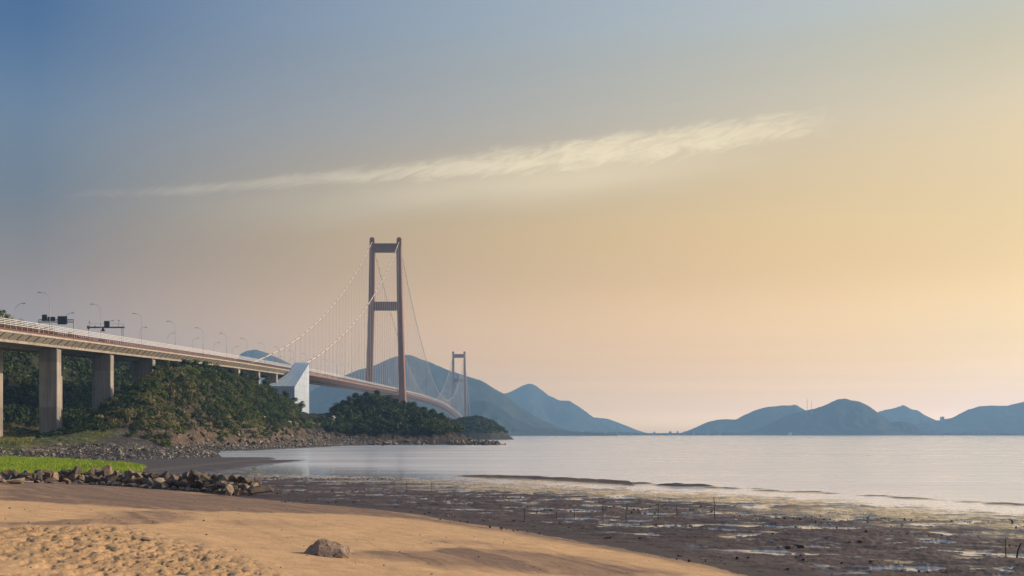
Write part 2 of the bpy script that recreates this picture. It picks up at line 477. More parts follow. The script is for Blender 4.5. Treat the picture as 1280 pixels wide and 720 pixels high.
# ------------------------------------------------------------------ the ground sheet
def build_ground():
    az = np.concatenate([np.arange(-180, -40, 5), np.arange(-40, -28, .5), np.arange(-28, 28, .052), np.arange(28, 40, .5), np.arange(40, 180.1, 5)])
    r = np.concatenate([np.geomspace(2, 15, 24, endpoint=False), np.geomspace(15, 140, 620, endpoint=False), np.geomspace(140, 720, 330, endpoint=False), np.geomspace(720, 1200, 24)])
    A, R_ = np.meshgrid(np.radians(az), r)
    x = (np.sin(A)*R_).ravel(); y = (np.cos(A)*R_).ravel()
    z, s, t, ld, lump, marsh = ground(x, y)
    nr, na = len(r), len(az)
    idx = np.arange(nr*na).reshape(nr, na)
    f = np.stack([idx[:-1, :-1], idx[:-1, 1:], idx[1:, 1:], idx[1:, :-1]], -1).reshape(-1, 4)
    f = f[:, ::-1]
    # ---- colours of the ground kinds (albedo)
    c = np.zeros((len(x), 3))
    dmp = damp_mask(x, y)
    streak = fbm(t*.05, s*1.6, 3, 71)
    dmp = np.clip(dmp*(1+.5*streak)+.14*sst(.0, .5, streak)*sst(.1, 8, s), 0, 1)
    dry = np.array([.585,.36,.175]); wet = np.array([.205,.128,.085])
    sandc = dry*(1-dmp[:, None])+wet*dmp[:, None]
    tr = soft_poly(TRAMP, x, y); sandc = sandc*(1-tr*.22)[:, None]
    fine = fbm(t*.03, s*3.2, 3, 75); sandc *= (1-.22*sst(.12, .4, fine)*np.clip(dmp*1.5+.15, 0, 1))[:, None]
    edge = sst(1.2, 0, s)[:, None]; sandc = sandc*(1-edge*.45)+np.array([.12,.095,.08])*edge*.45
    sandc *= (1+.10*fbm(x*.5, y*.5, 4, 73))[:, None]
    mudc = np.array([.072,.043,.029])*(1+.55*np.clip(lump, -.9, 1.2))[:, None]*(1+.5*fbm(x*.05, y*.12, 3, 65))[:, None]
    q = -s
    wetm = np.clip(sst(12, 32, q)*.8+.55*sst(-.02, -.35, lump)*sst(1.5, 9, q)+.55*fbm(x*.05, y*.16, 3, 77)*sst(3, 12, q), 0, 1)
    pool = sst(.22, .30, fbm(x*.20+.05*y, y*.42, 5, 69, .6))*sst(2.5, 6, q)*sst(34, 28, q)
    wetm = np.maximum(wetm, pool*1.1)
    pl = np.clip(pool, 0, 1)[:, None]; mudc = mudc*(1-pl*.8)+np.array([.30,.33,.36])*pl*.8  # silty pool tone, paled so the colour carries a white sky reflection
    film_sheen = (sst(.07, .0, z)*sst(3, 8, q)*.8)[:, None]; mudc = mudc*(1-film_sheen)+np.array([.27,.30,.33])*film_sheen  # wet margin: neutral sheen painted into the mud colour
    wetm = np.where(z < .015, 1, wetm)
    bar = np.exp(-((q-44+2*pn(x*.06, y*.06, 21))/3.5)**2)*sst(.03, .09, z)
    wetm = wetm*(1-.9*bar)
    # land colours
    nz = fbm(x*.06, y*.06, 4, 81); nz2 = fbm(x*.4, y*.4, 3, 83)
    rub = np.array([.09,.075,.064]); grav = np.array([.36,.235,.17]); soil = np.array([.125,.088,.06])
    grass = np.array([.115,.125,.035]); litter = np.array([.026,.028,.013]); rocky = np.array([.17,.115,.077])
    lc = np.tile(rub, (len(x), 1))
    def put(mask, col):
        nonlocal lc
        mask = np.clip(mask, 0, 1)[:, None]; lc = lc*(1-mask)+np.asarray(col)*mask
    west = (x < -66) & (y < 330)
    put(sst(84, 92, ld+5*nz)*west, grass)
    put(sst(-98, -108, x+9*nz)*sst(20, 26, ld)*sst(300, 285, y), grass)
    bluff = sst(285, 305, y)*(y < 760)
    put(bluff*sst(1, 3, z), rocky*.9+soil*.1)
    put(bluff*sst(.0, .25, nz2)*sst(2, 4, z), soil)
    put(bluff*sst(9, 12, z+5*nz), soil*.6)
    put(sst(13, 19, z+5*nz)*(y > 270), litter)
    put(sst(-124, -135, x)*sst(7, 11, z+3*nz), litter*1.3)
    put(sst(500, 530, y)*sst(4, 8, z+4*nz)*(x > -112), litter)
    put(sst(32, 40, ld+5*nz)*sst(98, 88, ld+5*nz)*(x < -64)*(y < 335)*sst(6.4, 5.4, z), grav)
    put(sst(-98, -108, x+9*nz)*sst(24, 30, ld)*sst(300, 285, y), grass)
    lc *= (1+.35*nz2)[:, None]
    lc *= (1-.45*sst(440, 520, y))[:, None]
    mg = np.clip(marsh, 0, 1)[:, None]
    mudc = mudc*(1-mg)+np.array([.085,.062,.045])*mg
    wetm = wetm*(1-.7*mg[:, 0])
    wetm = wetm*(1-.62*sst(-31, -42, x)*sst(106, 116, y)*sst(240, 214, y)*sst(.0, .03, z))
    fs, fz, fl = s[f].mean(1), z[f].max(1), ld[f].mean(1)
    fzl = np.interp(fl, [-12,0,4,30,95,200], [-3,.3,.6,2.2,5.2,7.5])
    land = (fl > -.5)
    beach = (fs > 0) & ~land
    mud = ~beach & ~land & (fz > -.35)
    land &= fz > -.35
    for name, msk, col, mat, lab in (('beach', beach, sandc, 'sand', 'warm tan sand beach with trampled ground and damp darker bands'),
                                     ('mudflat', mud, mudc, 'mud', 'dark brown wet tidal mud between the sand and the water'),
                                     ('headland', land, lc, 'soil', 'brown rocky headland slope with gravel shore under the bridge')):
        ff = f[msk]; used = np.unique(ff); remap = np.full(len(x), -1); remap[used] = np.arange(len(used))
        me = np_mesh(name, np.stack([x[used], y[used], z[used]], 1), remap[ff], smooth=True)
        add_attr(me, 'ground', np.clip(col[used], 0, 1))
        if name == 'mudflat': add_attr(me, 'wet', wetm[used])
        tag(link(name, me, M[mat]), lab, {'beach':'beach','mudflat':'mudflat','headland':'hillside'}[name], kind='structure')
build_ground()

# sea and the sea floor under it, out to the far shore
def sheet(name, z, x0, x1, y0, y1, mat, label, cat):
    me = np_mesh(name, np.array([(x0,y0,z),(x1,y0,z),(x1,y1,z),(x0,y1,z)]), np.array([(0,1,2,3)]))
    tag(link(name, me, mat), label, cat, kind='structure')
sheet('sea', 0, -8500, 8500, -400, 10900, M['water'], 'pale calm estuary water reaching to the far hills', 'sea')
sheet('seabed', -4, -8500, 8500, -400, 10900, M['hill'], 'sea floor under the estuary water', 'seabed')

# ------------------------------------------------------------------ far hills
def hill(outline, dist, label, name='hill', wid=1.5, seed=1, base=0, mat='hill'):
    pts = np.array(outline, float)
    X = (pts[:, 0]-640)/F*dist; Z = EYE+(HZ-pts[:, 1])/F*dist
    n = max(60, int((X[-1]-X[0])/14)); n = min(n, 420)
    xs = np.linspace(X[0], X[-1], n)
    zs = np.interp(xs, X, Z)
    k = max(1, n//150)|1; ker = np.ones(k)/k
    zs = np.convolve(np.pad(zs, k//2, 'edge'), ker, 'valid')
    zs = np.clip(zs+.016*zs.max()*fbm(xs/(.05*zs.max()*8), xs*0+seed, 6, seed, .62), base-2, None)
    vs = np.linspace(-1, 1, 61)
    XX, VV = np.meshgrid(xs, vs)
    ZR = np.tile(zs, (len(vs), 1))
    dep = wid*zs.max()*.55+wid*.75*ZR
    YY = dist+VV*dep
    a = np.abs(VV)
    prof = (1-a)**1.15
    sc = 1/(zs.max()*.55)
    spur = 1-np.abs(fbm(XX*sc, YY*sc*.6, 5, seed+3))*1.6
    zz = ZR*prof*(1-(1-spur)*.55*np.sin(np.pi*np.clip(a, 0, 1))**1.0)
    zz = zz+zs.max()*.03*fbm(XX*sc*6, YY*sc*6, 3, seed+9)*np.clip(a*4, 0, 1)*(ZR > 10)
    zz = np.where(a > .99, -3, zz)
    nv = len(vs); idx = np.arange(nv*n).reshape(nv, n)
    f = np.stack([idx[:-1, :-1], idx[:-1, 1:], idx[1:, 1:], idx[1:, :-1]], -1).reshape(-1, 4)
    me = np_mesh(name, np.stack([XX.ravel(), YY.ravel(), zz.ravel()], 1), f, smooth=True)
    return tag(link(name, me, M[mat]), label, 'hill', kind='structure')

hill([(285,470),(300,443),(310,438),(320,436.5),(330,439),(345,446),(360,453),(372,459),(400,476),(420,500),(440,540)], 5200, 'small rounded blue hill behind the viaduct', seed=2)
hill([(360,520),(385,492),(410,477),(435,467),(452,461),(466,457),(480,452),(493,446.5),(503,444),(511,443),(518,445),(524,448),(536,452),(548,457),(562,463),(579,469),(591,472.5),(602,476),(618,486),(631,493),(650,509),(675,524),(700,535),(725,542)], 4700, 'large blue hill rising behind the bridge towers', seed=5)
hill([(540,542),(560,525),(580,511),(595,502),(606,500),(618,505),(630,513),(650,527),(672,534),(700,538),(740,541),(770,543)], 4200, 'low dark spur in front of the large blue hill', seed=8)
hill([(560,500),(600,494),(631,492),(640,489),(652,482),(660,479.8),(664,479.5),(670,482),(685,494),(699,500.5),(711,501),(725,509),(740,520),(755,530),(770,537),(790,541.5),(810,543)], 8000, 'pointed pale blue hill right of the second tower', seed=11)
hill([(700,530),(720,523),(740,521.5),(760,523.5),(780,531),(800,539),(815,543)], 9400, 'faint low hill trailing off behind the pointed hill', seed=14)
hill([(845,543),(860,538.5),(880,529.5),(887,526.5),(898,524.5),(910,524),(920,524.5),(930,519),(940,514),(952,510.5),(960,508.5),(977,507),(987,507),(994,505.5),(1000,509),(1007,513),(1030,525),(1060,540)], 7400, 'long pale blue hill with a stepped left shoulder', seed=17)
hill([(925,543),(945,537),(960,531),(977,522),(992,517),(1007,513),(1017,511),(1026,508.5),(1035,505),(1047,499),(1056,497.5),(1065,500.5),(1072,501),(1085,507),(1095,514),(1103,519),(1110,525),(1120,535),(1130,543)], 6300, 'tall dark blue rounded hill standing at the water', seed=20)
hill([(1070,530),(1100,514),(1115,511),(1129,506),(1139,511.5),(1147,513),(1160,521),(1170,525.5),(1190,532),(1210,540)], 9600, 'small pale pointed hill far behind the shore', seed=23)
hill([(1085,540),(1100,531),(1112,528),(1122,526.8),(1132,527),(1145,532),(1155,539),(1165,543)], 6300, 'low brownish spur at the foot of the tall dark hill', seed=26)
hill([(1120,540),(1145,530),(1155,526.5),(1177,525),(1190,522),(1210,512),(1225,507.5),(1237,506.5),(1257,507.5),(1270,504.5),(1280,502),(1320,495),(1370,496),(1430,508),(1500,530),(1540,543)], 8600, 'broad pale hill along the shore leaving the frame', seed=29)
# low shore strips
hill([(600,541.5),(640,539.5),(680,538.5),(720,538.8),(760,539.6),(800,541),(820,541.5),(850,541),(880,541),(905,540.5),(930,541.5)], 5600, 'low flat far shore between the two hill groups', 'shore_land', wid=3, seed=32)
hill([(1150,543),(1165,541.8),(1200,541.3),(1280,541.3),(1400,541.3),(1500,543)], 5500, 'low flat land at the foot of the broad pale hill', 'shore_land', wid=3, seed=35)
hill([(-700,538),(-400,520),(-100,500),(60,500),(200,512),(320,520),(420,533),(600,542)], 3600, 'low hills beyond the bridge deck', seed=38)

# islet beyond the wooded one
def islet():
    X = np.array([-95,-80,-65,-51,-40,-31,-19.5,-12,-6,-1,4]); Z = np.array([-1,8,15,19,21,20.5,17,11.5,7,2.5,-1])
    xs = np.linspace(-95, 4, 150); vs = np.linspace(-1, 1, 50)
    XX, VV = np.meshgrid(xs, vs); ZR = np.interp(XX, X, Z); YY = 1090+VV*(28+ZR*1.3)
    rk = np.abs(fbm(XX*.12, YY*.12, 4, 44))
    zz = ZR*np.clip(1-np.abs(VV)**2.2, 0, 1)+2.2*rk*np.clip(ZR/4, 0, 1)*np.clip((1-np.abs(VV))*5, 0, 1)-.4
    n = len(xs); idx = np.arange(zz.size).reshape(zz.shape)
    f = np.stack([idx[:-1, :-1], idx[:-1, 1:], idx[1:, 1:], idx[1:, :-1]], -1).reshape(-1, 4)
    me = np_mesh('islet', np.stack([XX.ravel(), YY.ravel(), zz.ravel()], 1), f, smooth=True)
    rock = np.array([.055,.045,.037]); gr = np.array([.05,.055,.03])
    mk = sst(3, 6.5, zz.ravel()+3*fbm(XX.ravel()*.1, YY.ravel()*.1, 3, 46))[:, None]
    add_attr(me, 'ground', rock*(1-mk)+gr*mk)
    tag(link('islet', me, M['soil']), 'small rocky islet at the end of the headland', 'islet', kind='structure')
    return XX, YY, zz
ISLET = islet()

# ------------------------------------------------------------------ foliage
GREENS = np.array([(.024,.042,.012),(.034,.055,.014),(.060,.078,.016),(.062,.086,.016),(.028,.048,.013),(.10,.118,.022)])*.95
TANS = np.array([(.17,.145,.055),(.24,.19,.085),(.12,.115,.04)])

def leaf_cloud(name, C, Rr, n_leaf, size, tint, lobes=6, flat=.8):
    """many small leaf sprays spread over the lobes of each crown; C (n,3) crown centres, Rr (n,) radii, tint (n,3)"""
    n = len(C)
    ld = RNG.normal(size=(n, lobes, 3)); ld[..., 2] = np.abs(ld[..., 2])*.9-.25
    ld /= np.linalg.norm(ld, axis=2, keepdims=True)
    lc = C[:, None]+ld*Rr[:, None, None]*RNG.uniform(.35, .75, (n, lobes, 1))*np.array([1,1,flat])
    lr = Rr[:, None]*RNG.uniform(.38, .62, (n, lobes))
    which = RNG.integers(0, lobes, (n, n_leaf))
    ii = np.arange(n)[:, None]
    d = RNG.normal(size=(n, n_leaf, 3)); d[..., 2] += .35
    d /= np.linalg.norm(d, axis=2, keepdims=True)
    p = lc[ii, which]+d*lr[ii, which][..., None]*RNG.uniform(.55, 1.12, (n, n_leaf, 1))*np.array([1,1,flat])
    nrm = d+RNG.normal(size=d.shape)*.30; nrm /= np.linalg.norm(nrm, axis=2, keepdims=True)
    up = RNG.normal(size=d.shape); u = np.cross(nrm, up); u /= np.linalg.norm(u, axis=2, keepdims=True)+1e-9
    w = np.cross(nrm, u)
    sz = size*RNG.uniform(.55, 1.3, (n, n_leaf, 1))*(Rr[:, None, None]/Rr.mean())**.5
    u = u*sz*.5; w = w*sz*RNG.uniform(.5, .95, (n, n_leaf, 1))*.5
    V = np.stack([p-u, p-w*.9, p+u*1.15, p+w*.9], 2).reshape(-1, 3)
    f = np.arange(len(V)).reshape(-1, 4)
    me = np_mesh(name, V, f)
    lt = RNG.uniform(.7, 1.35, (n, lobes))
    col = tint[:, None]*lt[ii, which][..., None]*RNG.uniform(.75, 1.3, (n, n_leaf, 1))
    add_attr(me, 'tint', np.clip(col.reshape(-1, 3), 0, 1), 'FACE')
    return me

def scatter(n, box, keep):
    x = RNG.uniform(box[0], box[1], n); y = RNG.uniform(box[2], box[3], n)
    z, s, t, ld, _, _ = ground(x, y)
    k = keep(x, y, z, ld)
    return x[k], y[k], z[k]

def green_tint(x, y, n, warm=.0):
    k = np.clip((fbm(x*.07, y*.07, 3, 91)*1.4+.45+RNG.normal(size=n)*.22)*len(GREENS), 0, len(GREENS)-1).astype(int)
    return GREENS[k]*RNG.uniform(.75, 1.3, (n, 1))

def px_of(x, y, z): return 640+F*x/y, HZ-F*(z-EYE)/y

# headland scrub
x, y, z = scatter(13000, (-140, -72, 285, 640), lambda x, y, z, ld: (ld > 4) & (z+4.5*pn(x*.06, y*.06, 95)> np.interp(y, [300,340,430,470,520], [3.4,3.6,4.2,6.4,7.8])) & ~((F*x/y+640 > 374) & (HZ-F*(z-2.8)/y < 519.5) & (x > -116)) & ~((x < -120) & (y > 585)) & (x > -124+6*((y > 330) & (y < 420))) &
               (RNG.uniform(size=x.shape) < np.interp(z, [5, 11], [.3, .9])))
nh = len(x); tint = green_tint(x, y, nh)
tan = (fbm(x*.09, y*.09, 2, 97) > .28) & (y < 400) & (RNG.uniform(size=nh) < .25) | (RNG.uniform(size=nh) < .008)
for px_, py_, rr in ((214,464,7), (206,472,6), (226,470,6), (240,500,6), (220,505,5), (196,515,6), (165,525,7)):
    cx_, cy_, _ = ground_at(px_, py_); tan |= (np.hypot(x-cx_, (y-cy_)*.7) < rr*.8) & (RNG.uniform(size=nh) < .4)
tint[tan] = TANS[RNG.integers(0, 3, tan.sum())]
rad = RNG.uniform(.9, 2.1, nh)
rad *= np.where(x < -114, .8, 1)
tag(link('headland_scrub', leaf_cloud('headland_scrub', np.stack([x, y, z+rad*.35], 1), rad, 120, .42, tint), M['leaf']),
    'dense dark green scrub covering the headland in front of the viaduct', 'scrub', kind='stuff')
# low growth and dry grass at the slope foot and under the spans
x, y, z = scatter(5200, (-165, -78, 286, 440), lambda x, y, z, ld: (ld > 10) & (z < 13) & (z > 4.6) & (fbm(x*.08, y*.08, 3, 99) > -.12))
nh = len(x); tint = green_tint(x, y, nh)*1.5
tan = RNG.uniform(size=nh) < .22; tint[tan] = TANS[RNG.integers(0, 3, tan.sum())]
rad = RNG.uniform(.35, 1.0, nh)
tag(link('bank_undergrowth', leaf_cloud('bank_undergrowth', np.stack([x, y, z+rad*.3], 1), rad, 40, .4, tint, 4), M['leaf']),
    'low green and straw coloured growth on the bank under the viaduct', 'undergrowth', kind='stuff')
# wooded slope behind the viaduct
x, y, z = scatter(7500, (-330, -156, 285, 900), lambda x, y, z, ld: (z > 6) & (np.abs((x)/y) < .62))
nh = len(x); tint = green_tint(x, y, nh)*np.array([.95,.95,1.0])
rad = RNG.uniform(2.0, 4.2, nh)
tag(link('hillside_woods', leaf_cloud('hillside_woods', np.stack([x, y, z+rad*.6], 1), rad, 90, 1.1, tint), M['leaf']),
    'dark wooded slope rising behind the viaduct piers', 'woods', kind='stuff')
# islet woods
x, y, z = scatter(2600, (-112, -18, 540, 690), lambda x, y, z, ld: (ld > 6) & (z+2*pn(x*.05, y*.05, 95) > 5.0) & (x > -103) & ~((F*x/y+640 < 416) & (HZ-F*(z-1)/y < 519)))
nh = len(x); tint = green_tint(x, y, nh)*np.array([.72,.78,.9])
rad = RNG.uniform(1.5, 3.0, nh)
tag(link('islet_woods', leaf_cloud('islet_woods', np.stack([x, y, z+rad*.75], 1), rad, 90, .85, tint), M['leaf']),
    'dark pine and broadleaf wood on the rocky point below the bridge tower', 'woods', kind='stuff')
XX, YY, ZZ = ISLET
k = (ZZ.ravel() > 6) & (RNG.uniform(size=ZZ.size) < .2)
c = np.stack([XX.ravel()[k], YY.ravel()[k], ZZ.ravel()[k]+.8], 1); nh = len(c)
tag(link('islet_scrub', leaf_cloud('islet_scrub', c, RNG.uniform(1.4, 2.6, nh), 50, 1.1, green_tint(c[:, 0], c[:, 1], nh)*.8), M['leaf']),
    'low scrub on the small far islet', 'scrub', kind='stuff')

# single shrubs, trees and dry plume grasses that stand out from the mass
def make_plants(kind, spots, label_of, cat, group, nvar, rad, n_leaf, size, tints, trunk_h, trunk_r, lobes=7, flat=.8):
    protos = []
    for v in range(nvar):
        cm = leaf_cloud(kind+'_crown', np.array([[0,0,trunk_h+rad*.55]]), np.array([rad]), n_leaf, size, np.array([tints[v % len(tints)]]), lobes, flat)
        cm.materials.append(M['leaf'])
        mb = MB(); mb.tube([(0,0,-.4),(.06*rad,.03,trunk_h*.5),(0,0,trunk_h+rad*.6)], [trunk_r, trunk_r*.75, trunk_r*.3], 6)
        for b in range(4):
            a = b*1.6+v; mb.tube([(0,0,trunk_h*.7),(math.cos(a)*rad*.55, math.sin(a)*rad*.55, trunk_h+rad*(.4+.12*b))], [trunk_r*.5, trunk_r*.15], 5)
        tm = mb.mesh(kind+'_trunk'); tm.materials.append(M['bark'])
        protos.append((cm, tm))
    for i, (px_, py_, pz_, sc) in enumerate(spots):
        cm, tm = protos[i % nvar]
        o = thing(kind, label_of(i), cat, (px_, py_, pz_), group)
        o.scale = (sc, sc, sc*random.uniform(.9, 1.15)); o.rotation_euler = (0, 0, random.uniform(0, 6.28))
        c_ = bpy.data.objects.new('crown', cm); COL.objects.link(c_); c_.parent = o
        t_ = bpy.data.objects.new('trunk', tm); COL.objects.link(t_); t_.parent = o

def on_land(pxs, y0, y1):
    """spots on the crest of the land along picture columns"""
    out = []
    for px in pxs:
        D = np.linspace(y0, y1, 260); x = (px-640)/F*D
        z = ground(x, D)[0]; i = int(np.argmax((z-EYE)/D)); out.append((float(x[i]), float(D[i]), float(z[i])))
    return out

sp = [(a, b, c, random.uniform(.8, 1.25)) for a, b, c in on_land([428,436,446,458,472,486,503,516,529,541,553], 545, 640)]
make_plants('pine_tree', sp, lambda i: 'dark round topped tree breaking the skyline of the wooded point', 'tree', 'trees on the crest of the wooded point', 4, 2.6, 520, .6,
            [(.026,.042,.02),(.034,.05,.022),(.022,.038,.02)], 2.2, .22)
sp = [(a, b, c, random.uniform(.75, 1.2)) for a, b, c in on_land([196,207,219,231,243,257,272,289,304,318,331,344,356,367,376], 320, 565)]
make_plants('shrub', sp, lambda i: 'dark green rounded shrub on the crest of the headland below the deck', 'shrub', 'shrubs on the headland crest', 4, 2.2, 520, .5,
            [(.036,.058,.016),(.05,.072,.02),(.03,.05,.02)], 1.0, .16)

def plume(spots):
    protos = []
    for v in range(3):
        mb = MB()
        for k in range(46):
            a = random.uniform(0, 6.28); l = random.uniform(.9, 1.9); lean = random.uniform(.15, .75)
            p0 = Vector((math.cos(a)*.12, math.sin(a)*.12, 0)); p1 = p0+Vector((math.cos(a)*lean*.5, math.sin(a)*lean*.5, l*.65)); p2 = p0+Vector((math.cos(a)*lean, math.sin(a)*lean, l))
            sd = Vector((-math.sin(a), math.cos(a), 0))*.045
            mb.add([p0-sd, p0+sd, p1+sd, p1-sd, p2], [(0,1,2,3),(3,2,4)], 0)
            if k % 3 == 0:
                q = p2+Vector((math.cos(a)*.12, math.sin(a)*.12, .35)); s2 = sd*2.4
                mb.add([p1*.3+p2*.7-s2*.3, p1*.3+p2*.7+s2*.3, p2+s2, q, p2-s2], [(0,1,2,3,4)], 0)
        me = mb.mesh('plume_grass'); me.materials.append(M['leaf'])
        add_attr(me, 'tint', np.array([TANS[random.randrange(2)]*random.uniform(.8, 1.3) for _ in me.polygons]), 'FACE')
        protos.append(me)
    for i, (x, y, z, sc) in enumerate(spots):
        o = bpy.data.objects.new('plume_grass', protos[i % 3]); COL.objects.link(o)
        o.location = (x, y, z); o.scale = (sc, sc, sc); o.rotation_euler = (0, 0, random.uniform(0, 6))
        tag(o, 'straw coloured plume grass tuft growing on the headland slope', 'grass tuft', 'dry plume grasses on the headland')
sp = []
for px, py in [(205,470),(214,466),(224,469),(232,463),(196,476),(238,500),(245,505),(231,508),(252,507),(222,503),(176,522),(168,528),(186,515),(160,530),(367,527),(364,525),(371,528),(207,515),(150,533),(140,536),(216,497),(262,512)]:
    x, y, z = ground_at(px, py); sp.append((x, y, gz(x, y), random.uniform(.9, 1.7)))
plume(sp)

# ------------------------------------------------------------------ marsh grass
def blades(name, poly_px, n, h, w, cols, label, cat, keep=None, zmin=-1):
    P = np.array([ground_at(px, py)[:2] for px, py in poly_px])
    lo, hi = P.min(0), P.max(0)
    x = RNG.uniform(lo[0], hi[0], n); y = RNG.uniform(lo[1], hi[1], n)
    ins = np.zeros(n, bool)
    for i in range(len(P)):
        (ax, ay), (bx, by) = P[i], P[(i+1) % len(P)]
        ins ^= ((ay > y) != (by > y)) & (x < (bx-ax)*(y-ay)/(by-ay+1e-12)+ax)
    dens = fbm(x*.12, y*.12, 3, 101)
    ins &= RNG.uniform(size=n) < np.clip(.72+1.5*dens, .06, 1)
    x, y = x[ins], y[ins]; n = len(x); z = ground(x, y)[0]
    a = RNG.uniform(0, 2*np.pi, n); hh = h*RNG.uniform(.6, 1.25, n)*(1+.35*fbm(x*.2, y*.2, 2, 103)); ln = RNG.normal(size=(n, 2))*.22*hh[:, None]
    ww = w*RNG.uniform(.6, 1.3, n)
    b0 = np.stack([x-np.cos(a)*ww, y-np.sin(a)*ww, z-.05], 1); b1 = np.stack([x+np.cos(a)*ww, y+np.sin(a)*ww, z-.05], 1)
    tp = np.stack([x+ln[:, 0], y+ln[:, 1], z+hh], 1)
    V = np.stack([b0, b1, tp], 1).reshape(-1, 3)
    me = np_mesh(name, V, np.arange(len(V)).reshape(-1, 3))
    cc = np.array(cols)[RNG.integers(0, len(cols), n)]*RNG.uniform(.8, 1.2, (n, 1))*(1+.25*dens[ins])[:, None]
    add_attr(me, 'tint', np.clip(cc, 0, 1), 'FACE')
    return tag(link(name, me, M['leaf']), label, cat, kind='stuff')
blades('marsh_grass', [(-40,571.5),(30,572),(70,573.5),(120,577),(165,580.5),(184,584),(178,590),(120,594),(60,592),(0,592),(-40,592)], 150000, .43, .045,
       [(.24,.34,.022),(.21,.31,.02),(.28,.36,.028)], 'bright green marsh grass behind the boulder groyne', 'grass')
blades('bank_grass', [(-40,540),(40,541.5),(80,543),(130,543.5),(175,545),(120,547),(50,548),(40,556),(0,558),(-40,559)], 60000, .6, .09,
       [(.17,.17,.04),(.13,.16,.04),(.24,.22,.07)], 'olive grass on the bank at the foot of the viaduct piers', 'grass')

# ------------------------------------------------------------------ rocks
def rock_mesh(name, seed, npts=15, sq=(1,1,.75), bev=.05, mat='boulder', rough=.035):
    rd = random.Random(seed); bm = bmesh.new()
    for i in range(npts):
        v = Vector((rd.gauss(0,1), rd.gauss(0,1), rd.gauss(0,1))).normalized()*rd.uniform(.8, 1.05)
        bm.verts.new((v.x*sq[0]*.5, v.y*sq[1]*.5, v.z*sq[2]*.5))
    r = bmesh.ops.convex_hull(bm, input=bm.verts)
    bmesh.ops.delete(bm, geom=[g for g in r['geom_interior'] if isinstance(g, bmesh.types.BMVert)], context='VERTS')
    bmesh.ops.dissolve_limit(bm, angle_limit=.25, verts=bm.verts, edges=bm.edges)
    bmesh.ops.bevel(bm, geom=list(bm.edges), offset=bev, segments=1, affect='EDGES', clamp_overlap=True)
    bmesh.ops.triangulate(bm, faces=bm.faces)
    bmesh.ops.subdivide_edges(bm, edges=[e for e in bm.edges if e.calc_length() > .16], cuts=1)
    for v in bm.verts:
        n = pn(np.array([v.co.x*4+seed]), np.array([v.co.y*4+v.co.z*3.1]), seed % 7)[0]
        v.co += v.co.normalized()*n*rough*2
    me = bpy.data.meshes.new(name); bm.to_mesh(me); bm.free()
    me.materials.append(M[mat]); return me

BOULD = [rock_mesh('boulder', 100+i, random.Random(i).choice([8,9,10,12]), (1, random.Random(i).uniform(.65,1), random.Random(i+9).uniform(.55,.95)), .018, rough=.018) for i in range(14)]
def put_rock(me, name, x, y, z, s, label, group, cat='boulder', sink=.28, tilt=.5):
    o = bpy.data.objects.new(name, me); COL.objects.link(o)
    o.rotation_euler = (random.uniform(-tilt, tilt), random.uniform(-tilt, tilt), random.uniform(0, 6.28))
    o.scale = (s*random.uniform(.85, 1.2), s*random.uniform(.8, 1.1), s*random.uniform(.8, 1.1))
    o.location = (x, y, z+s*(.36-sink))
    return tag(o, label, cat, group)

# the groyne: a line of riprap, two or three stones deep, the outer layer resting on the lower one
base_line = np.array([(-30,602.5),(0,603.5),(60,604),(120,606),(180,610),(230,613.5),(280,617.5),(318,620)], float)
gp = np.array([ground_at(a, b)[:2] for a, b in base_line]); cum = np.concatenate([[0], np.cumsum(np.linalg.norm(np.diff(gp, axis=0), axis=1))])
def along(d): return np.array([np.interp(d, cum, gp[:, 0]), np.interp(d, cum, gp[:, 1])])
Lg = cum[-1]; perp = np.array([.35, .94])
GL = 'rough grey brown boulder piled in the groyne between sand and grass'
d = 0
while d < Lg:
    pxh = d/Lg
    for row, (off, zz, smin, smax) in enumerate([(0, 0, .6, 1.3), (1.1, .4, .9, 1.65), (2.3, .4, 1.0, 1.85), (1.7, 1.0, .8, 1.6), (3.1, .7, 1.0, 1.7)]):
        if row == 3 and not (.2 < pxh < .95) or (row == 3 and random.random() < .12): continue
        if row in (2, 4) and pxh > .95: continue
        p = along(d+random.uniform(-.5, .5))+perp*(off+random.uniform(-.25, .25))
        s = random.uniform(smin, smax)*(1.0 if pxh < .9 else .85)
        put_rock(random.choice(BOULD), 'boulder', p[0], p[1], max(gz(p[0], p[1]), .05)+zz, s, GL, 'boulders of the groyne')
    d += random.uniform(.72, 1.05)
def special(px, py, s, seed, sq, label, mat='boulder', npts=12):
    x, y, z = ground_at(px, py); me = rock_mesh('boulder', seed, npts, sq, mat=mat)
    o = put_rock(me, 'boulder', x, y-.9, gz(x, y), s, label, 'boulders of the groyne', tilt=.12, sink=.12); return o
special(135, 605, 2.5, 303, (.8,.8,1.25), 'largest boulder of the groyne, upright and reddish with a pointed top', 'red_rock', 10)
special(28, 604.5, 2.2, 305, (1.3,.9,.85), 'broad pale boulder low in the groyne in front of the bright grass', 'pale_rock', 9)
special(205, 611, 1.9, 307, (1,.9,1), 'pale buff boulder with a lit face in the middle of the groyne', 'pale_rock', 9)
special(288, 619, 1.6, 309, (.9,.8,1), 'pale square faced boulder at the low end of the groyne', 'pale_rock', 9)
special(330, 619, 1.7, 311, (1.7,.7,.45), 'flat dark slab lying at the outermost tip of the groyne')
special(318, 616.5, 1.4, 313, (1.2,.7,.5), 'flat dark stone behind the slab at the tip of the groyne')

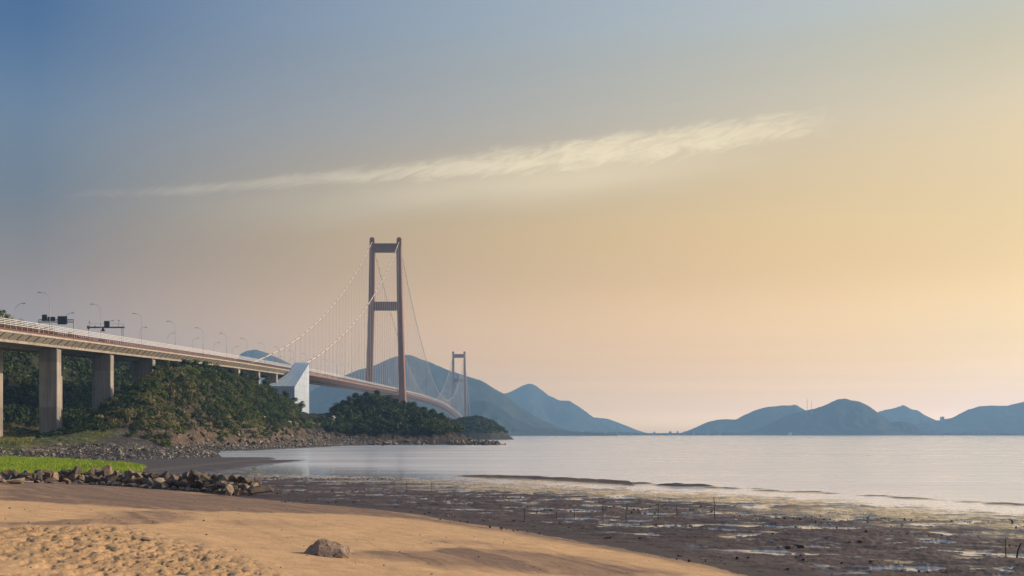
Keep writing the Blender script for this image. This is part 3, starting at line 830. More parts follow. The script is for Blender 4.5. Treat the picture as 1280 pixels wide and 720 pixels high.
# rubble shore
RUB = [rock_mesh('rubble_stone', 200+i, random.Random(i).choice([8,10,13]), (1, random.Random(i).uniform(.6,1), random.Random(i+5).uniform(.5,.9)), mat='rubble') for i in range(12)]
def rub_spots(n, poly):
    P = np.array([ground_at(a, b)[:2] for a, b in poly]); lo, hi = P.min(0), P.max(0); out = []
    while len(out) < n:
        x, y = random.uniform(lo[0], hi[0]), random.uniform(lo[1], hi[1]); ins = False
        for i in range(len(P)):
            (ax, ay), (bx, by) = P[i], P[(i+1) % len(P)]
            if ((ay > y) != (by > y)) and x < (bx-ax)*(y-ay)/(by-ay+1e-12)+ax: ins = not ins
        if ins: out.append((x, y))
    return out
def small_stones(name, spots, smin, smax, label, cat='rubble', pal=[(.16,.14,.125),(.24,.2,.17),(.3,.25,.2),(.38,.33,.28),(.12,.10,.09)]):
    """the countless smaller stones between the large ones, one object"""
    V = []; Fc = []; off = 0
    proto = []
    for me in RUB:
        me2 = me.copy(); bm = bmesh.new(); bm.from_mesh(me2); bmesh.ops.triangulate(bm, faces=bm.faces)
        bmesh.ops.dissolve_limit(bm, angle_limit=.6, verts=bm.verts, edges=bm.edges); bmesh.ops.triangulate(bm, faces=bm.faces)
        bm.verts.index_update(); proto.append((np.array([v.co[:] for v in bm.verts]), np.array([[v.index for v in f.verts] for f in bm.faces]))); bm.free(); bpy.data.meshes.remove(me2)
    sx = np.array([p[0] for p in spots]); sy = np.array([p[1] for p in spots]); sz = ground(sx, sy)[0]
    cols = []
    for x, y, z in zip(sx, sy, sz):
        v, f = random.choice(proto); s = random.uniform(smin, smax)*random.uniform(.6, 1)
        R3 = np.array(Euler((random.uniform(-1,1), random.uniform(-1,1), random.uniform(0,6.3))).to_matrix())
        V.append(v@R3.T*s+np.array([x, y, max(z, -.02)+s*.12])); Fc.append(f+off); off += len(v)
        c = np.array(random.choice(pal)); cols.append(np.tile(c, (len(f), 1)))
    me = np_mesh(name, np.concatenate(V), np.concatenate(Fc)); add_attr(me, 'ground', np.concatenate(cols), 'FACE')
    return tag(link(name, me, M['soil']), label, cat, kind='stuff')
field = [(-40,562),(0,561),(40,560.5),(60,556.5),(110,555.5),(190,557),(250,560),(272,567),(265,571),(225,573.5),(150,575),(90,574),(0,573),(-40,572)]
for x, y in rub_spots(140, field):
    put_rock(random.choice(RUB), 'rubble_stone', x, y, gz(x, y), random.uniform(.9, 1.9), 'angular grey stone in the rubble field beyond the bright grass', 'large stones of the rubble field', 'stone')
small_stones('rubble', rub_spots(2600, field), .35, .95, 'field of small grey and pale stones on the shore beyond the grass')
foot = [(215,557),(245,559),(300,561.5),(350,560),(400,557.5),(440,556),(480,555.6),(500,555),(470,549),(430,546),(400,543),(380,545),(350,552),(300,556),(250,553)]
for x, y in rub_spots(130, foot):
    put_rock(random.choice(RUB), 'shore_rock', x, y, gz(x, y), random.uniform(.9, 2.4), 'rough brown rock on the foot of the headland above the water', 'rocks along the headland foot', 'rock')
small_stones('shore_rubble', rub_spots(3000, foot), .5, 1.5, 'mass of broken stone on the cove shore below the headland')
for px, py, s in [(468,556.5,3.2),(478,557,2.2),(456,555.5,2.0)]:
    x, y, z = ground_at(px, py)
    put_rock(random.choice(BOULD), 'shore_rock', x, y, gz(x, y), s, 'dark boulder standing out at the water edge of the cove', 'dark boulders at the cove edge', 'rock')
bl = [(185,551),(215,545),(245,541),(270,538),(300,540),(330,543),(360,541),(400,540),(420,544),(400,552),(350,556),(300,558),(240,557),(200,556)]
for x, y in rub_spots(110, bl):
    put_rock(random.choice(BOULD), 'bluff_rock', x, y, gz(x, y), random.uniform(1.2, 3.6), 'jagged brown rock sticking out of the eroded headland bluff', 'rocks of the headland bluff', 'rock', sink=.34, tilt=.9)
n_ = 0
while n_ < 130:
    x, y = random.uniform(-66, -2), random.uniform(505, 562)
    l_ = float(land_d(np.array([x]), np.array([y]))[0])
    if not (-1 < l_ < 11): continue
    n_ += 1
    put_rock(random.choice(BOULD), 'shore_rock', x, y, gz(x, y), random.uniform(1.5, 4.4)*(1 if l_ < 6 else .8), 'dark rock of the low ledge running out below the wooded point', 'dark rocks below the wooded point', 'rock', sink=.3, tilt=.8)

# the single rock on the sand
def beach_rock():
    x, y, z = ground_at(408, 696); 
    pts = [(-.64,.05,-.2),(-.60,.10,.10),(-.45,.3,.2),(-.19,-.02,.52),(-.10,.2,.47),(.04,.12,.40),(.2,.18,.38),(.27,-.02,.36),(.42,.1,.30),(.5,-.1,.12),(.56,.05,-.2),(.46,-.3,-.2),
           (-.14,-.50,-.2),(-.155,-.42,.04),(.1,-.4,.02),(.3,-.34,.1),(0,.45,-.2),(-.3,.45,-.2),(.3,.42,-.2)]
    bm = bmesh.new()
    for p in pts: bm.verts.new(p)
    bmesh.ops.convex_hull(bm, input=bm.verts)
    bmesh.ops.bevel(bm, geom=list(bm.edges), offset=.02, segments=1, affect='EDGES', clamp_overlap=True)
    bmesh.ops.triangulate(bm, faces=bm.faces)
    for _ in range(3): bmesh.ops.subdivide_edges(bm, edges=[e for e in bm.edges if e.calc_length() > .06], cuts=1)
    bmesh.ops.triangulate(bm, faces=bm.faces)
    co = np.array([v.co[:] for v in bm.verts])
    n = fbm(co[:, 0]*3.5+co[:, 1]*1.3, co[:, 2]*5+co[:, 1]*2, 4, 121)
    cr = np.abs(pn(co[:, 0]*4.5+co[:, 2]*2.0, co[:, 1]*2+3, 123))
    for v, a, b in zip(bm.verts, n, cr): v.co += v.co.normalized()*(a*.055-.07*max(0, .12-b)/.12*.6)
    me = bpy.data.meshes.new('beach_rock'); bm.to_mesh(me); bm.free(); me.materials.append(M['beach_rock'])
    o = bpy.data.objects.new('beach_rock', me); COL.objects.link(o); o.location = (x, y+.3, z-.02); o.scale = (1.18, 1.06, .88)
    tag(o, 'lone pinkish grey rock half sunk in the dry sand', 'rock')
beach_rock()
# small dark stones lying about on the sand
pts = [(183,676.5,.28),(172,699,.16),(188,697,.16),(255,651,.14),(36,654,.12),(12,636,.10),(86,655,.10),(258,669,.10),(480,707,.10),(598,697,.10),(500,690,.07),(145,676,.12),(40,678,.16),(60,690,.14),(215,704,.13),(352,663,.07),(395,657,.07),(295,688,.08),(540,718,.08)]
for i, (px, py, s) in enumerate(pts):
    x, y, z = ground_at(px, py); me = RUB[i % len(RUB)]
    o = put_rock(me, 'beach_stone', x, y, gz(x, y), s, 'small dark stone lying loose on the dry sand' if i else 'largest dark stone among the trampled sand at the edge of the beach', 'loose stones on the sand', 'stone', sink=.2)
small_stones('pebbles', rub_spots(420, [(-20,612),(200,618),(400,640),(640,668),(900,714),(900,719),(-20,719)]), .02, .075, 'fine dark grit and weed scraps strewn over the sand', 'pebbles', [(.06,.05,.04),(.10,.08,.06),(.16,.12,.09),(.34,.29,.22)])
# lumps of weed and debris on the mud
CL = [rock_mesh('mud_clod', 400+i, 9, (1,.6,.32), mat='boulder') for i in range(5)]
cl = [(975,686,.7),(985,687,.8),(1000,686.5,1.0),(1012,685,.6),(700,655,.4),(712,659,.35),(770,657,.5),(760,673,.5),(790,675,.4),(800,674,.4),(820,656,.5),(1060,679,.7),(1075,679,.6),(640,650,.4),(585,652,.5),(560,646,.5),(548,640,.4),(1150,670,.5),(1200,668,.4),(1180,716,.5),(1130,715,.6),(985,712,.4),(850,695,.4),(880,699,.4),(905,705,.35),(735,668,.35),(690,645,.4),(870,672,.4),(1230,694,.4),(595,628,.5),(640,622,.5)]
for px, py, s in cl:
    x, y, z = ground_at(px, py)
    put_rock(random.choice(CL), 'mud_clod', x, y, gz(x, y), s*random.uniform(.55, .95), 'low dark clod of mud and weed lying on the wet mudflat', 'dark clods on the mudflat', 'clod', sink=.3, tilt=.15)

mudp = [(350,632),(480,640),(640,666),(800,694),(950,719),(1300,719),(1300,650),(1000,636),(800,628),(600,618),(450,612),(345,610)]
def crumbs():
    sp_ = [p for p in rub_spots(2400, mudp) if pn(np.array([p[0]*.09]), np.array([p[1]*.22]), 141)[0]+.5*pn(np.array([p[0]*.4]), np.array([p[1]*.7]), 142)[0] > .16]
    small_stones('mud_crumbs', sp_, .08, .26, 'scattered dark crumbs and clods over the wet mud', 'mud crumbs', [(.06,.043,.032),(.08,.057,.042),(.045,.033,.025),(.10,.075,.055),(.2,.15,.11)])
crumbs()
# stakes in the mud
st = [(455.5,613,.45),(492.5,615,.85),(508.5,615.5,1.0),(539.8,614.5,.8),(655.5,651,.75),(695,648,.4),(718,649.5,.7),(753.8,650,1.05),(782.5,654,1.1),(822.5,650,.95),(846.7,648,.65),(893.5,650,1.25),(1257.5,697,.75),(1269.5,698,.62)]
stl = ['short stake, first of the thin row on the mud seen from the groyne', 'thin stake left of the taller stake nearest the groyne', 'tall thin stake on the mud straight below the wooded point', 'thin stake just right of the tall one below the wooded point',
       'faint thin stake on the mud under the pointed hill', 'very short stake between two thin stakes on the mud', 'short leaning stake in the middle of the mudflat', 'tall dark stake with a knob on the middle mudflat',
       'tall stake with broken clods at its foot', 'dark leaning stake right of the tall pair', 'faint short stake between two dark stakes', 'tallest straight stake, standing alone at the wet edge of the mud', 'thin upright stake at the far right of the mud', 'short thick slanting stake at the far right of the mud']
for (px, py, h), lb in zip(st, stl):
    x, y, z = ground_at(px, py); mb = MB(); k = random.uniform(-.06, .06) if px != 1269.5 else .22
    r = .022 if px != 1269.5 else .036
    mb.tube([(0,0,-.3),(k*.4,0,h*.5),(k,.02,h)], [r*1.2, r, r*.8], 6)
    o = mb.build('stake', M['wood']); o.location = (x, y, gz(x, y)); tag(o, lb, 'stake', 'thin stakes standing in the mud')
# row of low dark net floats along the shallows
x0, y0, _ = ground_at(298, 598.5); x1, y1, _ = ground_at(500, 599.5)
for i in range(46):
    f_ = i/45
    x = x0+(x1-x0)*f_; y = y0+(y1-y0)*f_+.4*math.sin(i)
    put_rock(CL[i % 5], 'net_float', x, y, max(gz(x, y), 0), random.uniform(.35, .6), 'small dark lump in the straight line across the shallows beyond the groyne tip', 'line of dark lumps in the shallows', 'float', sink=.22, tilt=.1)

# ------------------------------------------------------------------ bridge profile
_ry = np.array([60,263,370,500,700,1204,1600,1850,2025,2291,2500,2647,2850,3300,3700])
_rz = np.array([26.7,33.4,36.9,41,46,55.5,61.2,63.2,63.4,61.0,57.2,53,47.2,35,26])
_yy = np.linspace(0, 3760, 1881); _zz = np.interp(_yy, _ry, _rz)
_zz = np.convolve(np.pad(_zz, 30, 'edge'), np.ones(61)/61, 'valid')
def RZ(y): return float(np.interp(y, _yy, _zz))
def DZ(y): return RZ(y)-3.0                                        # road surface
XE, XI, XI2, XF = -124.5, -137.0, -138.6, -151.0                    # near edge, inner edges, far edge
Y_END = 640.0                                                       # the viaduct ends at the anchorage

# ---- viaduct
via = thing('viaduct', 'long concrete viaduct on tall piers with white wind barrier running to the suspension bridge', 'viaduct', (-137, 300, 5))
def V_(mb, name, mats, parent=None, sm=False):
    o = mb.build(name, mats, parent, sm)
    if parent is not None:                                          # built in world coordinates: undo the parents' offset
        p = parent; off = Vector((0,0,0))
        while p is not None: off += Vector(p.location); p = p.parent
        o.location = -off
    return o
ysv = np.arange(60, Y_END+1, 10.0)
for xa, xb, sgn in ((XE, XI, -1), (XF, XI2, 1)):                    # xa outer edge, xb inner edge
    mb = MB()
    w = sgn
    sec = [(xa,0),(xb,0),(xb,-.45),(xb-w*1.6,-1.25),(xb-w*2.0,-2.7),(xa+w*2.3,-2.7),(xa+w*1.9,-1.35),(xa+w*.25,-.5),(xa,-.5)]
    mb.sweep(sec, ysv, DZ)
                                                                    # haunch panels with gaps under the overhang
    y = 62.0
    while y < Y_END-5:
        for xx, ww in ((xa, w), (xb, -w)):
            z0, z1 = DZ(y), DZ(y+4.5)
            a = [(xx+ww*.12,-.52),(xx+ww*1.98,-2.0),(xx+ww*1.92,-1.36),(xx+ww*.27,-.505)]
            mb.frustum([(p, y+.32, z0+q) for p, q in a], [(p+ww*0, y+4.5, z1+q) for p, q in a])
        y += 5.0
    V_(mb, 'girder', M['concrete'], via)
    mb = MB(); mb.sweep([(xa+w*.5,.004),(xb-w*.5,.004),(xb-w*.5,.05),(xa+w*.5,.05)], ysv, DZ)
    V_(mb, 'carriageway', M['asphalt'], via)
    for xx, nm in ((xa, 1), (xb, 0)):
        mb = MB(); ww = w if nm else -w
        mb.sweep([(xx+ww*.02,.0),(xx+ww*.4,.0),(xx+ww*.3,.55),(xx+ww*.12,.55)], ysv, DZ)
        for k in range(int((Y_END-60)/1.6)):
            yy = 60+k*1.6; mb.box(xx+ww*.14-.09, xx+ww*.14+.09, yy, yy+.22, DZ(yy)+.5, DZ(yy)+1.25)
        mb.sweep([(xx+ww*.06,1.12),(xx+ww*.24,1.12),(xx+ww*.24,1.3),(xx+ww*.06,1.3)], ysv, DZ)
        mb.sweep([(xx+ww*.08,.80),(xx+ww*.2,.80),(xx+ww*.2,.92),(xx+ww*.08,.92)], ysv, DZ)
        V_(mb, 'crash_barrier', M['rust'], via)
        if nm:
            mb = MB()
            for zz in (1.45, 1.87, 2.29, 2.71):
                mb.sweep([(xx+ww*.08,zz),(xx+ww*.16,zz),(xx+ww*.18,zz+.17),(xx+ww*.10,zz+.17)], ysv, DZ)
            for k in range(int((Y_END-60)/3.2)):
                yy = 60.6+k*3.2; mb.box(xx+ww*.2, xx+ww*.32, yy, yy+.14, DZ(yy)+.05, DZ(yy)+3.06)
            V_(mb, 'wind_barrier', M['white'], via)
for fy in (230,270.5,308.8,350,391,432,473,514,555,596.5):
    for xa, xb in ((-132.2,-127),(-148.6,-143.4)):
        gb = min(gz(xa, fy), gz(xb, fy+2.8), gz(xa, fy+2.8))-1.5; zt = DZ(fy+1.4)-2.75
        mb = MB(); c = .18
        def ring(x0, x1, y0, y1, z): return [(x0+c,y0,z),(x1-c,y0,z),(x1,y0+c,z),(x1,y1-c,z),(x1-c,y1,z),(x0+c,y1,z),(x0,y1-c,z),(x0,y0+c,z)]
        mb.frustum(ring(xa, xb, fy, fy+2.8, gb), ring(xa, xb, fy, fy+2.8, zt-.35))
        mb.box(xa+.5, xa+1.5, fy+.6, fy+2.2, zt-.35, zt+.1); mb.box(xb-1.5, xb-.5, fy+.6, fy+2.2, zt-.35, zt+.1)
        V_(mb, 'pier', M['pier'], via)

# ---- anchorage
anc = thing('cable_anchorage', 'white wedge shaped cable anchorage block with sloping blue grey roof', 'anchorage', (-120, 592, 14))
y0, y1, xr = 588.0, 632.0, -115.6
zf, zb, zg = 30.2, 45.6, 8.0
body = MB()
prof = [(-136, zf-.5, y0), (xr, zf-.5, y0)]
# body: right wall (trapezoid), front wall, back wall, left wall; roof plate laid over it
n = 12; top_r = []; top_l = []
for i in range(n+1):
    f_ = i/n; yy = y0+(y1-y0)*f_; zz = zf+(zb-zf)*f_
    top_r.append((xr-.4*f_, yy, zz)); lf = -134.5+(134.5-123.9)*(1-(1-f_)**2.4)
    top_l.append((lf, yy, zf+(zb-zf)*f_**1.25))
vs = top_r+top_l+[(p[0], p[1], zg) for p in top_r]+[(p[0], p[1], zg) for p in top_l]
a, b, c_, d_ = 0, n+1, 2*(n+1), 3*(n+1); fs = []
for i in range(n):
    fs += [(a+i, a+i+1, c_+i+1, c_+i), (b+i, d_+i, d_+i+1, b+i+1)]
fs += [(a, c_, d_, b), (a+n, b+n, d_+n, c_+n)]
fs += [(b+i, b+i+1, a+i+1, a+i) for i in range(n)]
body.add(vs, fs); V_(body, 'wall', M['anchor'], anc)
rf = MB(); vs = [(p[0]+.25, p[1], p[2]+.06) for p in top_r]+[(p[0]-.25, p[1], p[2]+.06) for p in top_l]+[(p[0]+.25, p[1], p[2]+.45) for p in top_r]+[(p[0]-.25, p[1], p[2]+.45) for p in top_l]
fs = []
for i in range(n):
    fs += [(i, b+i, b+i+1, i+1), (c_+i, c_+i+1, d_+i+1, d_+i), (i, i+1, c_+i+1, c_+i), (b+i, d_+i, d_+i+1, b+i+1)]
fs += [(0, c_, d_, b), (n, b+n, d_+n, c_+n)]
rf.add(vs, fs); V_(rf, 'roof', M['anchor_roof'], anc)
mb = MB()
for i in range(1, 6):                                               # raised roof seams along the slope
    pts_ = [tuple(Vector(top_l[k]).lerp(Vector(top_r[k]), i/6)+Vector((0,0,.5))) for k in range(n+1)]; mb.tube(pts_, .09, 4)
V_(mb, 'roof_seam', M['anchor'], anc)
mb = MB(); mb.box(-136.5, xr+.5, y0-1.2, y1+2, zg-3, zg+3.5); V_(mb, 'plinth', M['concrete'], anc)

# ---- suspension bridge
sus = thing('suspension_bridge', 'long suspension bridge with two brown portal towers, white cables and slender deck', 'bridge', (-137, 1200, 0))
def tower(Y, zbase):
    t = bpy.data.objects.new('tower', None); COL.objects.link(t); t.parent = sus; t.location = (0, Y-1200, 0)
    def leg_x(z, sgn):                                              # leg centre at height z
        base, top = 19.8, 14.6
        f_ = min(1, max(0, (z-8)/(212-8)))
        return -137+sgn*(base+(top-base)*(1-(1-f_)**1.5))
    for sgn in (-1, 1):
        mb = MB(); zs = [zbase, 8, 25, 50, 80, 110, 140, 170, 195, 209]
        rings = []
        for z in zs:
            f_ = min(1, max(0, (z-8)/200)); w = 3.7+(2.75-3.7)*f_; dp = 5.2+(3.6-5.2)*f_; cx = leg_x(z, sgn); ch = .8
            rings.append([(cx-w+ch,Y-dp,z),(cx+w-ch,Y-dp,z),(cx+w,Y-dp+ch,z),(cx+w,Y+dp-ch,z),(cx+w-ch,Y+dp,z),(cx-w+ch,Y+dp,z),(cx-w,Y+dp-ch,z),(cx-w,Y-dp+ch,z)])
        nn = 8; vs = [p for r in rings for p in r]
        fs = [(i*nn+k, i*nn+(k+1)%nn, (i+1)*nn+(k+1)%nn, (i+1)*nn+k) for i in range(len(zs)-1) for k in range(nn)]
        fs += [tuple(range(nn)), tuple((len(zs)-1)*nn+k for k in range(nn))]
        mb.add(vs, fs)
        for z in range(30, 209, 16):                                # thin erection joints
            pass
        V_(mb, 'leg', M['tower'], t)
        # saddle housing: a rounded hood over each leg
        mb = MB(); cx = leg_x(209, sgn); pr = []
        for k in range(11):
            an = math.pi*k/10; pr.append((Y+4.3*math.cos(an), 209+2.6+6.6*math.sin(an)**.8))
        pr = [(Y+4.3, 209.02)]+pr+[(Y-4.3, 209.02)]
        l = [(cx-2.5, py, pz) for py, pz in pr]; r_ = [(cx+2.5, py, pz) for py, pz in pr]
        mid = [(cx-1.2, Y+(py-Y)*.9, pz+.9 if pz > 210 else pz) for py, pz in pr]; mid2 = [(cx+1.2, Y+(py-Y)*.9, pz+.9 if pz > 210 else pz) for py, pz in pr]
        m_ = len(pr); vs = l+mid+mid2+r_; fs = [tuple(range(m_)), tuple(3*m_+k for k in range(m_))]
        for s_ in range(3): fs += [(s_*m_+k, s_*m_+k+1, (s_+1)*m_+k+1, (s_+1)*m_+k) for k in range(m_-1)]
        mb.add(vs, fs); V_(mb, 'saddle_housing', M['tower'], t)
    for z0, z1, nm in ((202.5, 212, 0), (139.5, 148.8, 1), (42, 47.5, 2)):
        mb = MB(); zm = (z0+z1)/2; xl = leg_x(zm, -1)+2.4; xr_ = leg_x(zm, 1)-2.4
        mb.box(xl, xr_, Y-2.6, Y+2.6, z0, z1)
        if nm == 1:                                                 # ribbed facing of the middle beam
            k = xl+1.2
            while k < xr_-1.5: mb.box(k, k+.9, Y-2.95, Y-2.602, z0+.7, z1-.7); k += 2.3
        if nm == 0:
            mb.box(xl, xr_, Y-2.9, Y-2.602, z1-1.1, z1-.1); mb.box(xl, xr_, Y-2.9, Y-2.602, z0+.1, z0+1.0)
        V_(mb, 'crossbeam', M['tower'], t)
T1, T2 = 1200.0, 2850.0
tower(T1, 0); tower(T2, -2)

CX = (-122.4, -151.6)
def cable_z(y):
    if y <= T1:
        t = (y-636)/(T1-636); return 45.0+(214.5-45.0)*t-4*21*t*(1-t)
    if y <= T2:
        m = (T1+T2)/2; k = (y-m)/((T2-T1)/2); return 68.5+(214.5-68.5)*k*k
    t = (y-T2)/(3330-T2); return 214.5+(38-214.5)*t-4*12*t*(1-t)
def cable_x(y, c):
    return c+(1.9 if c > -137 else -1.5)*max(0, (760-y)/120)*(y < 760)
for c in CX:
    mb = MB(); ysc = list(np.linspace(632, T1, 60))+list(np.linspace(T1+14, T2, 110))+list(np.linspace(T2+14, 3330, 20))
    mb.tube([(cable_x(y, c), y, cable_z(y)) for y in ysc], .40, 8)
    k = 666
    while k < T2-10:                                                # clamp bands at the hangers
        if abs(k-T1) > 10:
            dz = cable_z(k+.7)-cable_z(k-.7)
            mb.tube([(cable_x(k, c), k-.7, cable_z(k-.7)), (cable_x(k, c), k+.7, cable_z(k+.7))], .58, 8, mi=1)
        k += 18
    V_(mb, 'main_cable', [M['cable'], M['band']], sus)
rest = MB(); nh = 0
for k in range(0, 122):
    y = 666+18*k
    if y > T2-12 or abs(y-T1) < 9: continue
    for c in CX:
        zt, zb_ = cable_z(y), DZ(y)-.3
        if zt-zb_ < 1.2: continue
        mb = MB() if y < 1200+18*22 else rest
        for dx in (0,):
            mb.tube([(cable_x(y, c)+dx, y, zb_), (cable_x(y, c)+dx, y, zt)], .13, 5)
        if mb is not rest and nh < 100: V_(mb, 'hanger', M['cable'], sus); nh += 1
        elif mb is not rest: rest.v, rest.f, rest.mi = rest.v, rest.f, rest.mi
h = V_(rest, 'hanger', M['cable'], sus); h['kind'] = 'stuff'; h['label'] = 'far hangers of the main span'
yss = np.arange(Y_END-2, 3400, 20.0)
for xa, xb, w in ((-123.3, XI, -1), (-150.7, XI2, 1)):
    mb = MB()
    sec = [(xa,-.1),(xa+w*.6,0),(xb,0),(xb,-1.6),(xb-w*3,-3.4),(xa+w*4.2,-3.4),(xa,-1.3)]
    mb.sweep(sec, yss, DZ); g = V_(mb, 'deck_girder', M['girder'], sus)
    mb = MB(); mb.sweep([(xa+w*1.2,.004),(xb-w*.5,.004),(xb-w*.5,.05),(xa+w*1.2,.05)], yss, DZ); V_(mb, 'carriageway', M['asphalt'], sus)
    mb = MB()
    mb.sweep([(xa+w*.8,1.15),(xa+w*1.0,1.15),(xa+w*1.0,1.4),(xa+w*.8,1.4)], yss, DZ)
    mb.sweep([(xa+w*.8,.5),(xa+w*1.0,.5),(xa+w*1.0,.75),(xa+w*.8,.75)], yss, DZ)
    for k in range(int((3398-Y_END)/3.2)):
        yy = Y_END+k*3.2; mb.box(xa+w*.8-.1, xa+w*.8+.1, yy, yy+.25, DZ(yy)+.05, DZ(yy)+1.2)
    V_(mb, 'crash_barrier', M['girder'], sus)
    mb = MB()
    for zz in (1.4, 1.85, 2.3, 2.72):
        mb.sweep([(xa+w*.48,zz),(xa+w*.56,zz),(xa+w*.58,zz+.18),(xa+w*.50,zz+.18)], yss, DZ)
    for k in range(int((3398-Y_END)/3.6)):
        yy = Y_END+k*3.6; mb.box(xa+w*.6, xa+w*.72, yy, yy+.14, DZ(yy)+.05, DZ(yy)+3.0)
    V_(mb, 'wind_barrier', M['white'], sus)
mb = MB()
for y in np.arange(Y_END+20, 3380, 18): mb.box(XI2-.2, XI+.2, y, y+2.4, DZ(y)-3.2, DZ(y)-1.4)
V_(mb, 'cross_girder', M['girder'], sus)

# ------------------------------------------------------------------ street lamps
def lamp_meshes():
    mb = MB(); mb.tube([(0,0,0),(0,0,.4)], [.18,.16], 8); mb.tube([(0,0,.3),(0,0,9.6)], [.115,.065], 8)
    pole = mb.mesh('pole', True)
    mb = MB(); pts = [(0,0,9.55)]+[(-2.1*(1-math.cos(a)), 0, 9.6+2.2*math.sin(a)) for a in np.linspace(.15, 1.45, 7)]+[(-2.5,0,11.85)]
    mb.tube(pts, [.06]*len(pts), 6); arm = mb.mesh('arm', True)
    mb = MB(); mb.frustum([(-3.3,-.17,11.80),(-2.3,-.2,11.72),(-2.3,.2,11.72),(-3.3,.17,11.80)], [(-3.2,-.1,11.98),(-2.35,-.13,12.0),(-2.35,.13,12.0),(-3.2,.1,11.98)])
    head = mb.mesh('lamp_head')
    for me in (pole, arm, head): me.materials.append(M['steel'])
    return pole, arm, head
LPM = lamp_meshes()
def lamp(x, y, flip, label, group):
    o = thing('street_lamp', label, 'street lamp', (x, y, DZ(y)+.02), group); o.rotation_euler = (0, 0, math.pi if flip else 0)
    for nm, me in zip(('pole', 'arm', 'lamp_head'), LPM):
        c = bpy.data.objects.new(nm, me); COL.objects.link(c); c.parent = o
ORD = ['first','second','third','fourth','fifth','sixth','seventh','eighth','ninth','tenth','eleventh','twelfth','thirteenth','fourteenth','fifteenth','sixteenth']
for k in range(16):
    y = 299.8+37.2*k
    x = -125.3 if y < 640 else -124.4
    if y < 640: lb = ('%s grey street lamp on the near edge of the viaduct, counted from the picture edge' % ORD[k])
    else: lb = 'faint small street lamp on the near edge of the suspended deck'
    lamp(x, y, False, lb, 'street lamps along the near edge of the viaduct' if y < 640 else 'far street lamps on the suspended deck')
for k in range(15):
    y = 334+37.1*k
    if y < 640: lb = '%s street lamp on the far edge of the viaduct, counted from the picture edge' % ORD[k]
    else: lb = 'faint small street lamp on the far edge of the suspended deck'
    lamp(-150.1, y, True, lb, 'street lamps along the far edge of the viaduct' if y < 640 else 'far street lamps on the suspended deck, far edge')

# ------------------------------------------------------------------ sign gantries
def gantry1():
    Y = 352.0; zd = DZ(Y); zb_ = 5+(HZ-401.5)/F*Y
    g = thing('sign_gantry', 'grey gantry over the far carriageway carrying dark sign boards seen from behind', 'gantry', (-146, Y, zd))
    for x in (-139.4, -150.6):
        mb = MB(); mb.tube([(x,Y,zd),(x,Y,zb_+.4)], .22, 8); mb.box(x-.4, x+.4, Y-.4, Y+.4, zd, zd+.12); V_(mb, 'post', M['steel'], g)
    mb = MB()
    for dz in (-.3, .5):
        for dy in (-.4, .4): mb.tube([(-150.6,Y+dy,zb_+dz),(-139.4,Y+dy,zb_+dz)], .10, 6)
    for i in range(13):
        xx = -150.4+i*.9
        for dy in (-.4, .4): mb.tube([(xx,Y+dy,zb_-.3),(xx+.45,Y+dy,zb_+.5)], .05, 4); mb.tube([(xx+.45,Y+dy,zb_+.5),(xx+.9,Y+dy,zb_-.3)], .05, 4)
    V_(mb, 'truss', M['steel'], g)
    def X(px): return (px-640)/F*(Y-.8)
    def Zp(py): return 5+(HZ-py)/F*(Y-.8)
    for a, b, c, d in ((52.5,58.8,393.2,401.3),(59.4,69,396,401.5),(72,84,395.2,405.6)):
        mb = MB(); x0_, x1_, z0_, z1_ = X(a), X(b), Zp(d), Zp(c)
        mb.box(x0_, x1_, Y-.86, Y-.74, z0_, z1_)
        kx = x0_+.3
        while kx < x1_-.2: mb.box(kx, kx+.07, Y-.95, Y-.862, z0_+.05, z1_-.05); kx += .5
        mb.box(x0_+.02, x1_-.02, Y-1.0, Y-.952, (z0_+z1_)/2-.06, (z0_+z1_)/2+.06)
        mb.box(x0_+.02, x1_-.02, Y-.738, Y-.5, (z0_+z1_)/2-.05, (z0_+z1_)/2+.05)
        V_(mb, 'sign_board', M['dark'], g)
gantry1()
